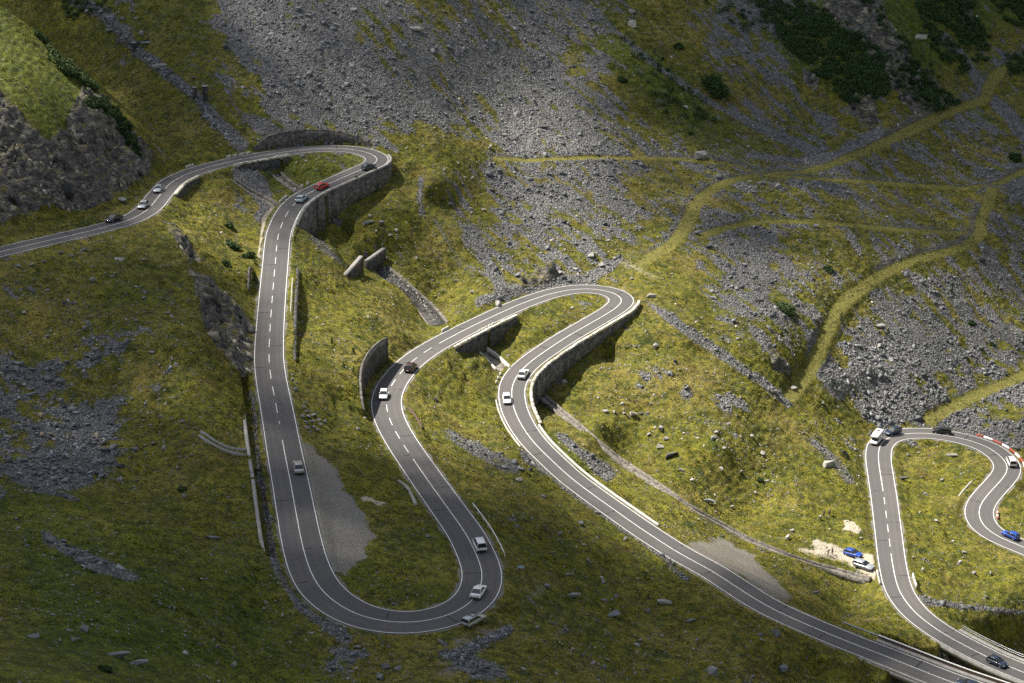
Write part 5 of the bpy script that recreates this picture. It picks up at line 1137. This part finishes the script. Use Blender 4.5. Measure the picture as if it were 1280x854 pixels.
def shrub(px_, py_, w, label, mat=None, hgt=.6, group=None, cat='shrub', conical=False, P=None):
    mat = mat or MBUSH; P = ground_of(px_, py_+w*.2)[0] if P is None else P; r = w/2/(F/(P[1]*CT-P[2]*ST)); g = np.random.default_rng(int(px_*7+py_)); root = empty('pine_sapling' if conical else 'shrub', tuple(P)); tag(root, label, cat, group); k = 5+int(w/2)
    if conical: cz = np.linspace(.3, 2.6, 7)*r; C_ = np.stack([g.normal(size=7)*.12*r, g.normal(size=7)*.12*r, cz], 1); Rr = r*np.linspace(.95, .25, 7); V, Fq, tn = leaves(C_, Rr, 420, .12*max(r, .6), g, .5)
    else:
        an = g.random(k)*2*np.pi; rr = np.sqrt(g.random(k))*r*.75; C_ = np.stack([rr*np.cos(an), rr*np.sin(an), r*hgt*(.35+.5*g.random(k))+gz_at(P[0]+rr*np.cos(an), P[1]+rr*np.sin(an))-P[2]], 1); Rr = r*(.32+.25*g.random(k)); V, Fq, tn = leaves(C_, Rr, int(500+60*w), .13+.05*r, g)
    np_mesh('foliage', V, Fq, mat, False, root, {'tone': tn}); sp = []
    for q in range(3): A = np.array((0, 0, -.2)); B = C_[q % len(C_)]; d = B-A; sp.append((np.array([A+(-.05, 0, 0), A+(.05, 0, 0), A+(0, .07, 0), B+(-.02, 0, 0), B+(.02, 0, 0), B+(0, .03, 0)]), np.array([[0, 1, 4, 3], [1, 2, 5, 4], [2, 0, 3, 5]])))
    sweep('stem', sp, MSTEM, root); return root
for x_, y_, w_, lab, mt in ((57,43,17,'topmost grey green shrub on the crest of the left knoll',MBUSH),(70,60,14,'second shrub from the top in the chain down the left knoll',MBUSH),(84,76,26,'largest shrub of the chain on the left knoll',MBUSH),(103,88,20,'shrub right of the largest one in the knoll chain',MBUSH),(117,102,20,'shrub in the middle of the knoll chain above the rock edge',MBUSH),(122,122,22,'dark shrub hanging at the edge of the left rock face',MBUSH),(143,135,24,'broad shrub on the upper rim of the left rock face',MBUSH),(160,160,22,'dark shrub low on the rim of the left rock face',MPINE),(172,180,16,'lowest dark shrub on the left rock face',MPINE),
   (895,107,38,'big round dark dwarf pine alone on the green slope top centre',MPINE),(776,98,15,'small dark bush at the edge of the great scree',MPINE),(848,58,13,'dark bush on the green slope left of the stony streak',MPINE),(1270,196,20,'dark green shrub at the right edge above the track junction',MPINE),(983,385,24,'low green shrub patch on the slope between the tracks',MBUSH),(1035,336,13,'dark shrub right above the long grassy track',MBUSH),
   (311,318,16,'dark shrub on the bank left of the long straight road',MBUSH),(292,307,18,'bright green shrub on the bank below the left road corner',MBUSH),(283,330,13,'round shrub below the bright green shrub on the bank',MBUSH),(285,280,13,'shrub high on the sunlit bank below the left road corner',MBUSH),(132,835,16,'dark green plant cushion in the foreground grass at the bottom left',MPINE),(228,610,12,'green plants at the end of the left rubble field',MBUSH),(1160,118,30,'dark pine cushion at the foot of the top right crag',MPINE),(1215,404,10,'small dark shrub in the right scree field near the right edge',MPINE),(1241,430,9,'small green shrub at the edge of the right scree field',MBUSH),(950,600,8,'tiny shrub on the sunny meadow',MBUSH)):
    kc = y_ < 185 and x_ < 180; shrub(x_-(4 if kc else 0), y_+(3 if kc else 0), w_*(1.3 if kc else 1), lab, mt)
for ax_, ay_, w_, lab in ((455, 211, 9, 'green bush growing on top of the tall hairpin wall'), (434, 220, 8, 'second bush growing on the tall hairpin wall, nearer the arches')):
    i = near(RA, ax_, ay_, lo=near(RA, 466, 206)-4); shrub(ax_, ay_, w_, lab, MBUSH, P=off(RA, i, np.float64(RA.w[i]/2+.75), -.1))
for x_, y_, w_ in ((442,440,5),(442,466,7),(430,458,6),(564,464,6),(581,473,5),(1040,482,8),(1189,364,8),(1120,353,7),(1110,419,8),(1169,398,7),(1051,399,8),(1142,511,5),(415,428,5),(319,328,8),(319,350,8)):
    shrub(x_, y_, w_, 'tiny dark pine sapling dotted on the slopes', MPINE, 1., 'pine saplings on the slopes', 'sapling', True)
# dwarf pine thickets (one mass) on the top right slopes
PINES = [([(990,-10),(1060,30),(1110,75),(1100,95),(1050,70),(1000,30)], .7), ([(1100,60),(1150,80),(1190,130),(1170,142),(1130,120)], .3), ([(860,-10),(930,-10),(960,40),(930,40)], .12), ([(770,40),(840,80),(900,150),(860,170),(800,110)], .10), ([(1190,30),(1240,60),(1230,85),(1200,70)], .5), ([(938,-15),(1000,15),(1050,52),(1105,88),(1112,112),(1092,124),(1060,118),(1020,92),(985,60),(955,25)], 1.), ([(1045,-10),(1100,-20),(1120,30),(1150,62),(1180,100),(1185,128),(1160,125),(1135,95),(1118,60),(1090,20)], .18), ([(1128,-20),(1215,-20),(1218,20),(1240,50),(1238,64),(1200,48),(1176,28),(1150,20)], 1.), ([(1150,20),(1200,60),(1215,90),(1195,95),(1165,62)], .8), ([(1105,88),(1108,118),(1060,130),(1040,115)], .9), ([(960,20),(1040,30),(1100,80),(1060,70)], .5), ([(1255,70),(1290,66),(1290,92),(1262,96)], .8), ([(1240,0),(1290,-10),(1290,30),(1262,36)], .7), ([(20,-20),(120,-20),(140,15),(90,25),(50,10)], .2), ([(1130,95),(1150,90),(1200,130),(1178,140)], .8)]
g = np.random.default_rng(31); Cs = []
for pl, dn in PINES:
    bb = np.array(pl); n = int(1.0*dn*(np.ptp(bb[:, 0])*np.ptp(bb[:, 1]))/9); q = np.stack([g.uniform(bb[:, 0].min(), bb[:, 0].max(), n), g.uniform(bb[:, 1].min(), bb[:, 1].max(), n)], 1); q = q[inpoly(q[:, 0], q[:, 1], pl)]; q = q[vnoise(q[:, 0]/9, q[:, 1]/6, 8) > .30]
    if len(q): Cs.append(ground_of(q[:, 0], q[:, 1]))
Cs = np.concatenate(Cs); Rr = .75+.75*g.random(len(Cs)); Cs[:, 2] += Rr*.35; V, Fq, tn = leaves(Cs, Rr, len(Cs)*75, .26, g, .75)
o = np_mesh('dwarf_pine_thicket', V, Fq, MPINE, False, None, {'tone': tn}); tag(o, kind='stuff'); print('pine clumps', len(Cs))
# ------------------------------------------------------------------ grass tussocks (one mass)
def grass_mat():
    t = NT('tussock_grass'); n = t.noise(t.pos(), .35, 4, .6); f = t.attr('tone', 'Fac'); lu = t.attr('lush', 'Fac')
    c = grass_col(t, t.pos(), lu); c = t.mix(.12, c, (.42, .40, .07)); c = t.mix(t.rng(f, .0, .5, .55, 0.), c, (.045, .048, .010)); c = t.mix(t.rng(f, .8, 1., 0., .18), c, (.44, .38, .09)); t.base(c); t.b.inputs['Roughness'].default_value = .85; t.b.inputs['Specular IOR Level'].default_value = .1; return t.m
x, y, a, b, zc, g = sample(420000, 13); sc = lookup(scree, x, y); rd = lookup(ROADDIST, x, y); tk = lookup(track, x, y); cl = lookup(cliff, x, y); gv = lookup(np.maximum(gravel, pale), x, y); lu = lookup(lush, x, y); chd = lookup(near_chan, x, y)
cn = fbm(x, y, 2.4, 63, 3, .6)
ok = (g.random(len(x)) < (1-np.clip(sc*1.3, 0, 1))*sstep(.40, .58, cn)*(.25+.75*sstep(.38, .58, fbm(x, y, 9., 64, 3)))) & (rd > 1.0) & (tk < .5) & (cl < .35) & (gv < .35) & (chd > .4); x, y, lu = x[ok], y[ok], lu[ok]; n = len(x); z = gz_at(x, y)-.05; print('tussocks', n)
nb = 4; P = np.repeat(np.stack([x, y, z], 1), nb, 0); N_ = n*nb; an = g.random(N_)*2*np.pi; h = np.repeat(.16+.30*g.random(n), nb)*(.7+.6*g.random(N_)); le = .35*h+.10; di = np.stack([np.cos(an), np.sin(an), an*0], 1); sd = np.stack([-np.sin(an), np.cos(an), an*0], 1)
V = np.stack([P-sd*.09+di*.05, P+sd*.09+di*.05, P+di*(le+.08)[:, None]+np.array([0, 0, 1])*h[:, None]], 1).reshape(-1, 3); Fq = np.arange(N_*3).reshape(-1, 3)
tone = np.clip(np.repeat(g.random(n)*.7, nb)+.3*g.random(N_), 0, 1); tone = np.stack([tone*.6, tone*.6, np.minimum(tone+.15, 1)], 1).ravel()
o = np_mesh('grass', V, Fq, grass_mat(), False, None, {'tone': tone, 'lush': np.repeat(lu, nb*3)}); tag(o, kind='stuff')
# ------------------------------------------------------------------ clouds unseen high above, puffs placed to cast the SHADE map on the slopes
g = np.random.default_rng(77); cxs = np.arange(-270, 280, 5.); cys = np.arange(110, 760, 5.); QX, QY = np.meshgrid(cxs, cys); QX = (QX+g.uniform(-2.5, 2.5, QX.shape)).ravel(); QY = (QY+g.uniform(-2.5, 2.5, QY.shape)).ravel(); QZ = gz_at(QX, QY); a, b, _ = proj(QX, QY, QZ)
H_ = cell_look(HG, a, b)
kn2 = KNOLL[np.clip(((QY-cy[0])/CS).round().astype(int), 0, len(cy)-1), np.clip(((QX-cx[0])/CS).round().astype(int), 0, len(cx)-1)] & inpoly(a, b, KPOLY)
H_ = np.where((a < 200) & (b < 180) & ~kn2, .93, H_)
H_ = np.where(kn2 & inpoly(a, b, [(-160, -80), (0, -20), (80, 30), (145, 95), (150, 140), (100, 168), (60, 195), (0, 200), (-160, 200)]), 0, np.where(kn2 & (a < 75) & (b < 235), .1, np.where(kn2, 1., H_)))
cov = np.clip(H_*1.08-.04, 0, 1)
cov = (1-(1-H_)**1.5)*.97; ok = cov > .04
SV = np.array(SUNV); T_ = (1150-QZ)/SV[2]; C_ = np.stack([QX, QY, QZ], 1)+SV*T_[:, None]; C_ = C_[ok]; hh = cov[ok]
rad = 5*np.sqrt(-np.log(1-hh)/np.pi)*g.uniform(.7, 1.2, len(C_)); C_[:, :] += SV*g.normal(size=(len(C_), 1))*18
bmc = bmesh.new(); bmesh.ops.create_icosphere(bmc, subdivisions=1, radius=1); bmc.verts.index_update(); iv = np.array([v.co[:] for v in bmc.verts]); fi = np.array([[v.index for v in f.verts] for f in bmc.faces]); bmc.free()
V = (iv[None]*rad[:, None, None]*(1+.15*g.normal(size=(len(C_), len(iv), 1)))+C_[:, None]).reshape(-1, 3); Fq = (fi[None]+(np.arange(len(C_))*len(iv))[:, None, None]).reshape(-1, 3)
o = np_mesh('shade_clouds', V, Fq, plain('cloud_white', (.85, .85, .86), 1., var=.03), True); tag(o, kind='stuff'); print('cloud puffs', len(C_))
